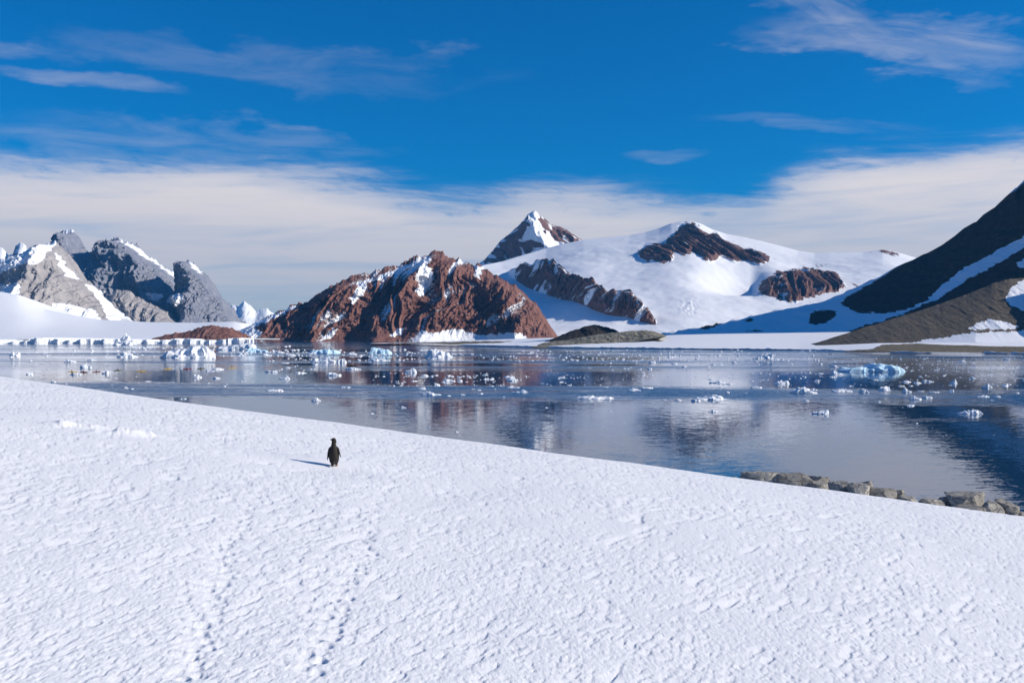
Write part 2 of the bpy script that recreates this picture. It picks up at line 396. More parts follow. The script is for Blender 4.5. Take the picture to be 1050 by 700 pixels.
def snow_pale(px, py, N, R, T, X, Z):
    polys = [[(0, 262), (28, 254), (57, 246), (58, 252), (50, 258), (43, 268), (34, 272), (26, 270), (12, 276), (-10, 284), (-60, 290), (-60, 255)],
             [(55, 258), (62, 262), (72, 278), (84, 288), (78, 288), (68, 284), (60, 272)], [(54, 310), (72, 312), (98, 318), (105, 330), (54, 330)],
             [(88, 292), (98, 294), (112, 302), (126, 318), (140, 330), (112, 330), (104, 312)], [(-60, 288), (8, 291), (22, 290), (18, 305), (0, 330), (-60, 330)]]
    return np.maximum(.12 + .14 * noise(X / 90, Z / 50, 33) - .06 * R, .95 * poly_mask(px, py, polys, 2.5) + .18 * noise(X / 40, Z / 25, 35))
o = loft('pale_mountain', [(-90, 288), (-40, 275), (0, 267), (12, 266), (25, 262), (35, 255), (44, 252), (52, 250), (57, 247.5), (62, 252), (67, 257), (75, 266), (80, 274), (86, 284), (95, 292), (104, 303), (112, 313), (122, 322), (134, 328), (150, 334)],
         [(-90, 336), (150, 336)], 7000, [(-90, 6500), (50, 6300), (150, 6700)], M_grey, 320, 120, prof=1.15, rib=(130, 105, .35, 3.6), jag=41.4, jagw=50, rough=67.5, seed=31,
         spurs=[([(57, 248), (52, 275), (48, 300), (45, 325)], 300, 40, 70), ([(25, 262), (24, 290), (30, 310), (34, 330)], 160, 22, 24)], snow=snow_pale)
tag(o, 'pale grey snow-streaked mountain with a sunlit right flank', 'mountain', kind='structure')

# --- left glacier apron and its ice front
def apron_shape(px, py, X, Y, Z, t):
    return 60 * noise(X / 900, Y / 1500, 5) * t * (1 - t) * 4
o = loft('glacier_apron', [(-140, 285), (-60, 293), (0, 299), (18, 302), (30, 309), (45, 317), (70, 322), (100, 327.5), (150, 330), (200, 331), (240, 329.5), (248, 331), (254, 337), (262, 344)],
         [(-140, 348.0), (262, 348.0)], 5600, 2350, M_grey, 200, 90, prof=1.5, shape=apron_shape, snow=1.0, back=1500, seed=41)
tag(o, 'smooth lilac-white glacier apron below the pale mountain', 'glacier', kind='structure')

def ice_front(name, x0, x1, Y0, Y1, top, mat, seed, nu=420, nv=14, zlow=-.5, block=9.0):
    u = np.linspace(0, 1, nu); Yl = Y0 + (Y1 - Y0) * u; X = (x0 + (x1 - x0) * u - 525) / F * Yl
    cell = np.floor(X / block + 1.9 * fbm(X / (block * 5), X * 0 + .3, 3, seed)); rs = np.random.RandomState(seed); tab = rs.rand(8192, 3)
    c = tab[(cell.astype(int)) % 8192]
    hh = top * (.55 + .5 * c[:, 0] + .45 * noise(X / 75, X * 0 + .4, seed + 1)); off = block * (1.2 * c[:, 1] + 1.6 * noise(X / (block * 2.5), X * 0, seed + 4))
    t = np.linspace(0, 1, nv)[:, None]
    k = np.clip(t / .35, 0, 1)                       # top shelf then the cliff
    Yv = Yl + 260 - (260 + off) * k - .12 * top * np.clip((t - .35) / .65, 0, 1) + .10 * block * noise(X / 3.0, t * 6, seed + 6) * (t > .3)
    Z = hh * np.where(t < .35, .88 + .12 * k, 1 - (t - .35) / .65 * (1 - zlow / np.maximum(hh, .1)))
    return mesh_from(name, np.stack([X + 0 * t, Yv, Z], -1).reshape(-1, 3), grid_faces(nv, nu), mat, smooth=False)
o = ice_front('glacier_front', -90, 262, 2150, 2330, 10.5, M_ice, 3)
tag(o, 'broken white ice cliff where the left glacier meets the bay', 'ice cliff', kind='structure')

def snow_hump(px, py, N, R, T, X, Z): return .15 + .35 * np.clip(N[..., 2] - .6, 0, 1) - .1 * R + .12 * noise(X / 25, Z / 12, 44)
o = loft('brown_rock_knoll', [(156, 347), (170, 343.5), (180, 341), (190, 341.5), (198, 338), (206, 336), (213, 334.5), (218, 333.5), (224, 335), (230, 335.5), (236, 337), (240, 341), (246, 347)],
         [(156, 348.5), (246, 348.5)], 2480, 2360, M_brown, 160, 40, rib=(16, 36, .3, 2), jag=16.1, jagw=25, rough=7.5, seed=45, snow=snow_hump, back=160)
tag(o, 'low red-brown rock knoll behind the broken ice cliff', 'rock knoll', kind='structure')

# --- pyramid berg is built with the ice below

# --- central glacier massif
PK_ROCK = [[(494, 270), (500, 261), (508, 252), (518, 242), (530, 231), (541, 222), (543, 230), (538, 240), (534, 247), (546, 246), (560, 250), (545, 260), (528, 264), (508, 272)],
           [(550, 219), (558, 223), (570, 230), (586, 236), (600, 246), (588, 250), (570, 249), (564, 241), (555, 234)]]
def snow_peak(px, py, N, R, T, X, Z):
    return np.clip(1.0 - .80 * poly_mask(px, py, PK_ROCK, 2.5) + .60 * noise(X / 42 + Z / 42, Z / 60, 55) + .08 - .25 * (R - .4) * poly_mask(px, py, PK_ROCK, 2.5) + .12 * np.clip(N[..., 2] - .6, -1, 1), 0, 1)
o = loft('snow_peak', [(455, 300), (470, 285), (485, 275), (497, 266), (505, 257), (513, 247), (522, 240), (530, 233), (537, 226), (541, 220), (546, 216.5), (549, 216), (553, 221), (558, 224), (564, 229), (570, 232), (577, 233), (584, 238), (592, 243), (599, 247), (615, 258), (640, 275)],
         [(455, 330), (640, 330)], 7600, 6900, M_dkbrown, 300, 110, prof=1.0, rib=(65, 105, .5, 2.4), jag=16, jagw=45, rough=26, seed=52, env=(.02, .2),
         spurs=[([(548, 216), (541, 232), (546, 250), (575, 275)], 430, 40, 60), ([(575, 232), (580, 246), (590, 265)], 120, 14, 30)], snow=snow_peak, back=900)
tag(o, 'pointed snow peak with brown rock flanks above the glacier', 'mountain', kind='structure')

RB = [(652, 262), (656, 255), (664, 251), (672, 249), (682, 249), (686, 243), (692, 238), (695, 231), (703, 227.5), (712, 228.5), (718, 233), (724, 239), (734, 238), (742, 244), (752, 249), (760, 253), (772, 254), (782, 258), (790, 264), (788, 270), (776, 271), (766, 268), (752, 267), (740, 263), (731, 268), (722, 267), (716, 262), (712, 259), (706, 261), (700, 262), (692, 259), (690, 268), (680, 270), (668, 268), (657, 266)]
RC = [(776, 300), (778, 290), (786, 283), (796, 278), (806, 277), (818, 275), (832, 273), (846, 277), (856, 276), (862, 284), (868, 294), (858, 300), (842, 303), (826, 306), (810, 311), (800, 308), (788, 304)]
RD = [(826, 272), (840, 271), (850, 272.5), (838, 274)]
RE = [(870, 288), (876, 293), (880, 298), (886, 297), (880, 292)]
RG = [(888, 259), (898, 256), (908, 255.5), (922, 259), (932, 263), (918, 262), (900, 259)]
GL_ROCK = [RB, RC, RD, RE, RG]
def gl_shape(px, py, X, Y, Z, t):
    D = 90 * noise(X / 800, Y / 1100, 3) * np.clip(t * 4, 0, 1)
    jx = 2 * noise(X / 60, Z / 60, 93); jy = 2 * noise(X / 60, Z / 60, 97)
    ZA = 0
    for poly, amp, sl in ((RB, 150, .9), (RC, 170, -.95)):
        s = sdf(px + jx, py + jy, poly); k = sstep(0, 6, s)
        D += amp * k * (.12 + .9 * (ridged((X + sl * Z) / 62 + .35 * noise(X / 130, Z / 130, 8), Z / 520, 5, 63, .60) - .35)); ZA = ZA + 30 * k * (ridged((X + sl * Z) / 62 + .35 * noise(X / 130, Z / 130, 8), Z / 520, 5, 63, .60) - .45)
        # cirque hollow under the outcrop's right end
    bowl = -85 * np.exp(-(((px - 768) / np.where(px < 768, 46, 15)) ** 2 + ((py - 285) / 13) ** 2)) + 16 * fbm(X / 330, Y / 420, 4, 9) * np.clip(t * 6, 0, 1) + ZA
    # crevassed patch
    k = np.exp(-(((px - 706) / 9) ** 2 + ((py - 314) / 8) ** 2))
    return D + 16 * k * noise(X / 14, Z / 9, 5), bowl + 3.5 * k * noise(X / 14, Z / 7, 6)
def snow_gl(px, py, N, R, T, X, Z):
    rk = poly_mask(px + 2.2 * fbm(X / 40, Z / 30, 4, 41, .65), py + 2.2 * fbm(X / 40, Z / 30, 4, 43, .65), GL_ROCK, 2.4)
    sl = np.where(px < 782, .9, -.95)
    st = ridged((X + sl * Z) / 62 + .35 * noise(X / 130, Z / 130, 8), Z / 520, 5, 63, .60)
    return np.clip(1.05 - rk * (.64 + .58 * (st - .25) - .34 * noise(X / 70, Z / 50, 65)), 0, 1.1)
o = loft('glacier_dome', [(440, 300), (465, 288), (480, 278), (495, 272), (515, 268), (535, 262), (555, 256), (575, 250.5), (598, 246), (620, 243.5), (645, 241), (662, 238), (676, 234), (688, 229), (698, 227), (708, 226.5), (718, 229), (730, 235), (745, 240), (762, 243), (780, 247), (800, 252), (818, 257), (835, 259.5), (860, 259), (885, 258.5), (905, 256), (920, 258.5), (935, 263), (960, 270), (1010, 285), (1080, 300)],
         [(440, 349), (1080, 349)], [(440, 5600), (560, 6700), (700, 6600), (850, 6000), (1080, 5600)], [(440, 3900), (600, 3600), (1080, 3400)], M_dkbrown, 640, 230, prof=1.15, shape=gl_shape, snow=snow_gl, back=1800, seed=61)
_g = np.empty(len(o.data.vertices) * 3, np.float32); o.data.vertices.foreach_get('co', _g); _g = _g.reshape(-1, 3)[15 * 640:]
_gp = np.stack([525 + _g[:, 0] / _g[:, 1] * F, HZ - (_g[:, 2] - H) / _g[:, 1] * F], -1)
def glacier_Y(px, py): return float(_g[np.argmin(((_gp - (px, py)) ** 2).sum(1)), 1])
tag(o, 'broad white glacier dome with dark rock outcrops on its crest', 'glacier', kind='structure')

def snow_ridge(px, py, N, R, T, X, Z):
    s = .72 - .66 * R + .30 * noise(X / 70 - .6 * Z / 70, Z / 110, 75) + .4 * np.clip(N[..., 2] - .62, 0, 1)
    return s + .5 * np.exp(-(((px - 545) / 6) ** 2 + ((py - 269) / 4) ** 2))
rb_base = [(520, 281), (540, 294), (560, 301), (580, 307), (600, 313), (620, 321), (640, 324), (655, 328), (676, 333)]
rb_Y = [(a_, glacier_Y(a_, b_) - 25) for a_, b_ in rb_base]
o = loft('rock_ridge', [(520, 279), (526, 276), (533, 272), (540, 269), (546, 270), (550, 267), (556, 266), (562, 267), (567, 266), (572, 272), (578, 276), (584, 281), (590, 280), (597, 283), (603, 286), (607, 284), (612, 290), (618, 295), (625, 298), (632, 297.5), (640, 297), (647, 298), (650, 301), (656, 307), (662, 314), (668, 322), (676, 331)],
         [(a_, b_ + 3) for a_, b_ in rb_base], [(a_, b_ + 130) for a_, b_ in rb_Y], rb_Y, M_dkbrown, 400, 110, prof=.9, rib=(85, 62, -.55, 3.2), jag=46, jagw=60, rough=24, seed=71, env=(.02, .2), snow=snow_ridge, back=260)
tag(o, 'serrated brown rock ridge slanting down through the glacier', 'mountain', kind='structure')

# --- red-brown mountain on the bay
def snow_brown(px, py, N, R, T, X, Z):
    up = sstep(335, 262, py)
    s = .53 - .60 * R + .20 * up * sstep(330, 440, px) + .30 * noise(X / 120 - Z / 110, Z / 170, 85) + .16 * fbm(X / 40 - Z / 50, Z / 60, 2, 87) + .20 * np.clip(N[..., 2] - .6, -.2, 1)
    polys = [[(362, 290), (388, 283), (415, 272), (438, 263.5), (442, 264), (430, 271), (408, 281), (384, 289), (366, 293)],
             [(438, 262), (443, 263), (440, 273), (447, 285), (432, 305), (424, 300), (430, 290), (424, 286), (430, 275), (420, 272)],
             [(368, 292), (378, 290), (374, 302), (362, 312), (358, 306)], [(484, 272), (500, 272), (500, 276), (494, 278), (492, 290), (488, 284)],
             [(245, 338), (286, 320), (303, 312), (306, 314), (285, 325), (262, 336), (272, 341), (262, 350), (235, 350)],
             [(330, 345), (342, 335), (348, 337), (340, 348), (328, 350)], [(397, 345), (408, 337), (420, 335), (412, 343), (398, 346)], [(420, 350), (430, 339), (445, 341), (470, 336), (490, 343), (520, 341), (520, 352), (420, 352)], [(508, 344), (520, 341), (535, 342), (542, 346), (545, 352), (508, 352)]]
    pm = poly_mask(px, py, polys, 2.2)
    return np.maximum(s, pm * (.85 + .3 * noise(X / 40, Z / 26, 88)))
crest = [(205, 352), (235, 344), (262, 331), (285, 320), (305, 312), (320, 305), (336, 295), (344, 290), (352, 286.5), (365, 283), (380, 279.5), (395, 275), (410, 269.5), (425, 264.5), (437, 260), (446, 257), (451, 257.5), (456, 261), (463, 265), (467, 266), (471, 262.5), (475, 266), (480, 270), (486, 271.5), (494, 271), (500, 275), (506, 282), (511, 284), (516, 288), (524, 291), (530, 295), (538, 301), (546, 308), (553, 314), (558, 322), (563, 331), (572, 345)]
o = loft('brown_mountain', crest, [(205, 352.5), (300, 350.6), (420, 350.2), (500, 350), (572, 349)], [(205, 3500), (300, 3560), (400, 3700), (470, 3780), (572, 3600)], [(205, 3300), (300, 3330), (450, 3380), (572, 3420)], M_brown, 720, 220, prof=1.05,
         rib=(68, 72, -.42, 3.0), jag=34, jagw=42, rough=24, gain=.54, warp=1.15, seed=81, env=(.06, .30),
         spurs=[([(510, 284), (516, 305), (526, 330), (530, 349)], 95, 30, 40), ([(470, 263), (462, 300), (440, 335), (430, 350)], 75, 22, 40), ([(447, 258), (420, 295), (398, 325), (385, 350)], 85, 22, 46), ([(352, 287), (345, 310), (330, 335), (322, 350)], 60, 18, 40)],
         snow=snow_brown, back=700)
tag(o, 'red-brown rocky mountain ribbed with snow gullies across the bay', 'mountain', kind='structure')

# --- snow spit, the dark knoll on it, the big right-hand hill
def spit_shape(px, py, X, Y, Z, t): return 2.0 * noise(X / 60, Y / 60, 4) * np.clip(t * 3, 0, 1)
spit_shore = [(380, 353.4), (440, 353.4), (480, 354.6), (540, 356), (600, 357.2), (700, 358.2), (820, 359.3), (860, 360.2), (900, 361.5), (980, 362.5), (1080, 363.5), (1250, 365)]
def shoreY(px): return float(np.interp(px, [p[0] for p in spit_shore], [H * F / (p[1] - HZ) for p in spit_shore]))
SH = [(p[0], H * F / (p[1] - HZ)) for p in spit_shore]
def snow_spit(px, py, N, R, T, X, Z):
    polys = [[(380, 353.6), (400, 351.5), (440, 350.8), (500, 349.6), (530, 349.6), (512, 351.5), (470, 352.8), (420, 353.6)], [(665, 349.5), (675, 348.5), (682, 349.3), (676, 350.4)],
             [(905, 353), (940, 352), (970, 353.3), (1010, 354.5), (1050, 355), (1250, 356), (1250, 380), (870, 380), (868, 359.5), (895, 357.5)]]
    return 1.0 - .95 * poly_mask(px, py, polys, .9) + .15 * noise(X / 12, Z / 4, 3)
o = loft('snow_spit', [(380, 351.8), (430, 350.6), (470, 349.3), (520, 347.6), (570, 346), (640, 344), (700, 341), (760, 340), (840, 339), (920, 338), (1000, 337), (1250, 333)],
         [(p[0], p[1] - 1.4) for p in spit_shore], [(380, 2100), (480, 2050), (600, 1720), (700, 1600), (900, 1450), (1250, 1350)], SH, M_beach, 420, 60, prof=1.0, shape=spit_shape, snow=snow_spit, back=120, nb=4, seed=91, polyjit=.3)
tag(o, 'flat sunlit snow spit running along the far shore', 'snow shore', kind='structure')
# ice foot along the spit's waterline
def ice_foot(name, a, b, hgt, mat, seed, dy=3.0):
    nu = int((b - a) * 2.2); u = np.linspace(a, b, nu)
    Ys = np.array([shoreY(p) for p in u]); X = (u - 525) / F * Ys
    hh = hgt * (.75 + .5 * noise(X / 14, X * 0, seed) + .35 * noise(X / 4, X * 0, seed + 1)); off = 2.2 * noise(X / 12, X * 0, seed + 2) + 1.0 * noise(X / 4, X * 0, seed + 3)
    hh *= np.minimum(1, np.minimum(u - a, b - u) / 4 + .15)
    rows = []
    for (k, z) in ((9, .35), (5, .9), (1.5, 1.0), (-.6, .92), (-.8, .55), (.3, .15), (.6, -.3)):
        rows.append(np.stack([X, Ys - dy + off + k, hh * z + (.4 * noise(X / 5, X * 0 + k, seed + 5))], -1))
    G = np.stack(rows); return mesh_from(name, G.reshape(-1, 3), grid_faces(len(rows), nu), mat, smooth=False)
tag(ice_foot('ice_foot', 470, 866, 2.3, M_shade_ice, 5), 'undercut blue ice foot edging the snow spit at the waterline', 'ice foot', kind='structure')
tag(ice_foot('ice_foot', 912, 955, 2.0, M_ice, 8), 'white snow ledge at the waterline below the scree beach', 'ice foot', kind='structure')
tag(ice_foot('ice_foot', 1008, 1100, 3.2, M_ice, 9), 'rounded blue-white ice ledge along the rocky beach', 'ice foot', kind='structure')

def snow_knoll(px, py, N, R, T, X, Z): return -.2 + 0 * X
M_shade_rock = mat_rock_snow('shade_dark_rock', rgb(.040, .038, .036), rgb(.065, .06, .052), rgb(.028, .027, .027), 6)  # the knoll's shade is put into this near-black colour
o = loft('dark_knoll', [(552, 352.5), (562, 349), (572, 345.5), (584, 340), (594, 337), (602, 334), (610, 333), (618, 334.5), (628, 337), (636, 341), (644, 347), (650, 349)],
         [(552, 353.5), (600, 353), (650, 350)], 1640, 1580, M_shade_rock, 130, 36, rib=(5, 18, .2, 1.5), jag=4.6, jagw=10, rough=3, seed=101, snow=snow_knoll, back=70)
tag(o, 'rock knoll darkened by painted-in shade on the snow spit', 'rock knoll', kind='structure')
M_lichen = mat_rock_snow('lichen_rock', rgb(.10, .095, .07), rgb(.46, .43, .34), rgb(.05, .05, .042), 7, edge=.4)
o = loft('lichen_rock_bank', [(546, 355.3), (556, 352), (568, 350), (580, 349), (596, 346), (606, 344), (616, 342.5), (628, 341), (640, 339.8), (652, 338.8), (662, 338.6), (672, 340), (678, 342), (683, 344)],
         [(546, 356), (570, 356.2), (600, 355.6), (640, 352.6), (665, 347.5), (683, 345)], 1500, 1420, M_lichen, 260, 50, rib=(3, 22, .2, 1), jag=3, jagw=16, rough=5, seed=103, snow=lambda *a: -.1 + 0 * a[0], back=60)
tag(o, 'mottled lichen-grey rock bank in front of the dark knoll', 'rock bank', kind='structure')

SCREE_UP = [(1090, 140), (1052, 186), (1040, 196), (1000, 226), (960, 253), (930, 268), (900, 286), (868, 305), (862, 312), (880, 320), (905, 322), (930, 317), (950, 308), (966, 292), (985, 277), (1010, 264), (1050, 242), (1090, 225)]
SCREE_LO = [(1100, 238), (1050, 254), (1020, 272), (990, 288), (962, 306), (930, 320), (900, 330), (860, 343), (828, 358), (860, 365), (1250, 372), (1250, 200)]
HILL_SNOW = [[(922, 353), (945, 349.5), (968, 346), (985, 342.5), (1005, 340.5), (1030, 340), (1060, 338.5), (1120, 338), (1120, 358), (922, 358)], [(1030, 306), (1036, 296), (1046, 288), (1062, 280), (1062, 320), (1048, 318), (1036, 314)], [(1041, 272), (1050, 265), (1060, 262), (1060, 272), (1046, 275)], [(992, 338), (1003, 331), (1016, 327), (1030, 330), (1045, 335), (1040, 337), (1010, 338)]]
DOTS = [[(831, 322), (836, 318.5), (846, 317.5), (857, 319), (856, 325), (848, 330), (838, 333), (829, 331)], [(714, 333), (722, 327), (735, 324), (750, 325), (744, 329), (735, 334), (724, 338), (716, 336)], [(684, 333), (700, 330), (705, 331), (690, 335)], [(760, 328), (770, 326.5), (776, 328), (766, 330)], [(764, 340), (776, 338), (784, 340), (772, 342)]]
def snow_hill(px, py, N, R, T, X, Z):
    rk = poly_mask(px, py, [SCREE_UP, SCREE_LO] + DOTS, 1.6)
    return np.maximum(1.0 - rk, poly_mask(px, py, HILL_SNOW, 1.6))
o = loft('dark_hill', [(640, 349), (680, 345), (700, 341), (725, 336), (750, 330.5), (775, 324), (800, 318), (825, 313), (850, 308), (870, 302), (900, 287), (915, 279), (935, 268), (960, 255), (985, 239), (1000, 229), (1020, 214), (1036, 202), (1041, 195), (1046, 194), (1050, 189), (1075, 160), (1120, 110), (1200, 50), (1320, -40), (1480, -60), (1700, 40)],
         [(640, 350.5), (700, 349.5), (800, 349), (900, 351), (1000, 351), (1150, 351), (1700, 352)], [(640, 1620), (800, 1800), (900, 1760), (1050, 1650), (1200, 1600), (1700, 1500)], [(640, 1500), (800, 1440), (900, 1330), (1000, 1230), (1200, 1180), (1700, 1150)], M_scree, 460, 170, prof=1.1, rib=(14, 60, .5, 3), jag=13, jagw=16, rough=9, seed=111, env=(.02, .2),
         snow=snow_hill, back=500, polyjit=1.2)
tag(o, 'steep dark scree hill in shadow with a blue snow couloir', 'hill', kind='structure')
def snow_spur(px, py, N, R, T, X, Z): return 1.0 * poly_mask(px, py, HILL_SNOW, 1.6) + .05 * noise(X / 6, Z / 6, 3)
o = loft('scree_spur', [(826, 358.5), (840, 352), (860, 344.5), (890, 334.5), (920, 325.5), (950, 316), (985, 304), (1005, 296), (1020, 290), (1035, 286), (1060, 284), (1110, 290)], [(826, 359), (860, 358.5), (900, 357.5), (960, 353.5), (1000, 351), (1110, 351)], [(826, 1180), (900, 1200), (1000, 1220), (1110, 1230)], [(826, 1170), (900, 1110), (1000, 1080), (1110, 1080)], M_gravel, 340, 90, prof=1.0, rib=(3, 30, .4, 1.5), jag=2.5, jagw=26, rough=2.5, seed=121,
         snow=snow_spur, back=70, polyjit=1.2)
tag(o, 'gravelly scree spur, sunlit, sloping down to the snowy beach', 'hill', kind='structure')

o = loft('rock_buttress', [(1086, 350), (1092, 300), (1098, 274), (1112, 268), (1150, 262), (1220, 266), (1330, 290)], [(1086, 353), (1330, 353)], 1165, 1040, M_shade_rock, 120, 50, rib=(10, 30, .2, 2), jag=5, jagw=20, rough=4, seed=131, snow=lambda *a: -.1 + 0 * a[0], back=90)  # unseen block right of the view, added and sized to shadow the scree spur
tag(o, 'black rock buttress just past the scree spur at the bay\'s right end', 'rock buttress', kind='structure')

# ------------------------------------------------------------------ ice in the bay
def floe_mesh(name, seed, w, d, h, lumps=None, mat=None, n_th=30, n_r=8, edge=.35, facet=True, rough=.6):
    """a floating piece of ice, waterline at z = 0. lumps: (x, y, radius, height) in units of half-width / h"""
    rs = np.random.RandomState(seed)
    th = np.linspace(0, 2 * np.pi, n_th, endpoint=False)
    R = 1 + .38 * noise(np.cos(th) * 1.3 + seed, np.sin(th) * 1.3, seed) + .22 * noise(np.cos(th) * 3.5, np.sin(th) * 3.5 + seed, seed + 1)
    R = R * ((np.abs(np.cos(th)) ** 4 + np.abs(np.sin(th)) ** 4) ** -.25 * .93 if mat is not None or n_th > 60 else 1.0)
    if lumps is None:
        lumps = [(rs.uniform(-.7, .7), rs.uniform(-.6, .6), rs.uniform(.2, .5), rs.uniform(.3, 1.0)) for _ in range(rs.randint(2, 5))]
    V = []; ks = [1.04, 1.0, .97, .90] + list(np.linspace(.78, .10, n_r))
    for i, k in enumerate(ks):
        x = np.cos(th) * R * k; y = np.sin(th) * R * k
        z = edge * (.7 + .5 * noise(x * 2.2, y * 2.2, seed + 2)) * np.ones_like(x)
        for (lx, ly, lr, lh) in lumps:
            dd = np.maximum(np.abs(x - lx + .3 * (y - ly)), np.abs(y - ly - .25 * (x - lx)) * .8) / lr * (1 + .5 * noise(x * 3.1, y * 3.1, seed + 8))
            z = np.maximum(z, lh * np.clip(2.3 - 1.5 * dd, 0, 1) * (1 - .22 * (x - lx) / lr * (-1) ** seed) * (.9 + .25 * noise(x * 5, y * 5, seed + 9)))
        z = z + rough * noise(x * 4, y * 4, seed + 3) * .5
        z = np.maximum(z, .08)
        if i == 0: z = z * 0 - .6
        if i == 1: z = z * 0 + .02
        if i == 2: z = z * .55
        V.append(np.stack([x * w / 2, y * d / 2, z * h], -1))
    V = np.concatenate(V); nring = len(ks)
    fc = []
    for r in range(nring - 1):
        for j in range(n_th):
            a = r * n_th + j; b = r * n_th + (j + 1) % n_th
            fc.append((a, b, b + n_th, a + n_th))
    V = np.concatenate([V, [[0, 0, V[-n_th:, 2].mean()]]]); cidx = len(V) - 1
    for j in range(n_th): fc.append(((nring - 1) * n_th + j, (nring - 1) * n_th + (j + 1) % n_th, cidx))
    return mesh_from(name, V, fc, mat or M_ice, smooth=not facet)

def berg(name, label, px0, px1, py, hpx, lumps, seed, mat=None, depth=.7, edge=.3, rough=.3, cat='iceberg'):
    x, Y = on_water((px0 + px1) / 2, py); s = Y / F
    w = (px1 - px0) * s * 1.0
    hpx *= .70; o = floe_mesh(name, seed, w, w * depth, hpx * s, lumps, mat, 72, 20, edge, True, rough)
    # one extra pass of break-up so the walls read as fractured ice
    me = o.data; co = np.empty(len(me.vertices) * 3, np.float32); me.vertices.foreach_get('co', co); co = co.reshape(-1, 3)
    k = (co[:, 2] > .05 * hpx * s)
    co[:, 0] += k * w * .030 * noise(co[:, 0] / w * 11, co[:, 2] / w * 11, seed); co[:, 1] += k * w * .04 * noise(co[:, 0] / w * 9, co[:, 2] / w * 9, seed + 4)
    me.vertices.foreach_set('co', co.ravel()); me.update()
    o.location = (x, Y, 0); tag(o, label, cat, 'icebergs in the bay')
    return o

berg('iceberg', 'large broken white iceberg off the left ice cliff', 168, 219, 366.5, 15, [(-.75, .1, .3, .55), (-.5, -.2, .35, .7), (-.25, 0, .3, .8), (.05, .1, .4, .98), (.35, 0, .5, .95), (.6, -.1, .4, .6), (.95, 0, .12, .35)], 3, depth=.6)
berg('iceberg', 'blue tabular iceberg with a white domed right end', 861, 925, 381, 10.5, [(.48, .1, .42, .98)], 12, M_shade_ice, .5, .66, .06)
berg('iceberg', 'white iceberg with a blue-shadowed left side off the dark spit tip', 437, 463, 366, 10, [(-.3, 0, .4, .95), (.25, 0, .45, .85), (.7, 0, .3, .5)], 14, depth=.7)
berg('iceberg', 'small pyramid iceberg standing out above the left ice cliff', 116, 139, 353.8, 16, [(0, 0, .62, .3), (.02, 0, .46, .52), (.04, 0, .32, .74), (.05, 0, .17, 1.0)], 15, depth=.9, edge=.12, rough=.1)
berg('iceberg', 'dark blue shaded iceberg under the brown mountain, hump-shaped', 379, 401, 363, 9, [(-.2, 0, .7, .95), (.4, 0, .5, .8)], 16, M_shade_ice, 1.0, .5, .15)
berg('iceberg', 'low blue shaded iceberg, flat and wide, under the brown mountain', 318, 346, 362.5, 6, [(-.3, 0, .6, .9), (.4, 0, .6, .8)], 17, M_shade_ice, 1.0, .7, .15)
berg('iceberg', 'blue wedge iceberg right of the large broken one', 252, 274, 361, 6, [(-.2, 0, .5, .9), (.5, 0, .4, .5)], 18, M_shade_ice, .9, .5, .2)
berg('iceberg', 'long white slab iceberg lying in front of the ice cliff', 222, 262, 358.5, 8, [(-.5, .2, .5, .6), (.3, 0, .6, .95), (.8, 0, .3, .8)], 19, depth=.5, edge=.5)
berg('iceberg', 'narrow iceberg, half blue and half white, behind the inflatable boat', 320, 345, 371.5, 6.5, [(-.75, 0, .3, .95), (-.3, 0, .3, .7), (.3, 0, .4, .85)], 20, M_ice, .4, .5, .3)
berg('iceberg', 'small white iceberg against the blue ice foot of the spit', 775, 792, 367.5, 8, [(-.3, 0, .4, .6), (.3, 0, .5, .95)], 21, depth=.8)
berg('iceberg', 'white iceberg chunk beside the half-blue one', 345, 355, 371.8, 5.5, [(0, 0, .7, .95)], 23, depth=.7)
berg('iceberg', 'frosty low iceberg up-bay of the kayaks, near the left cliff', 121, 139, 366, 6, [(.2, 0, .5, .95), (-.4, 0, .3, .5)], 24, depth=.7)

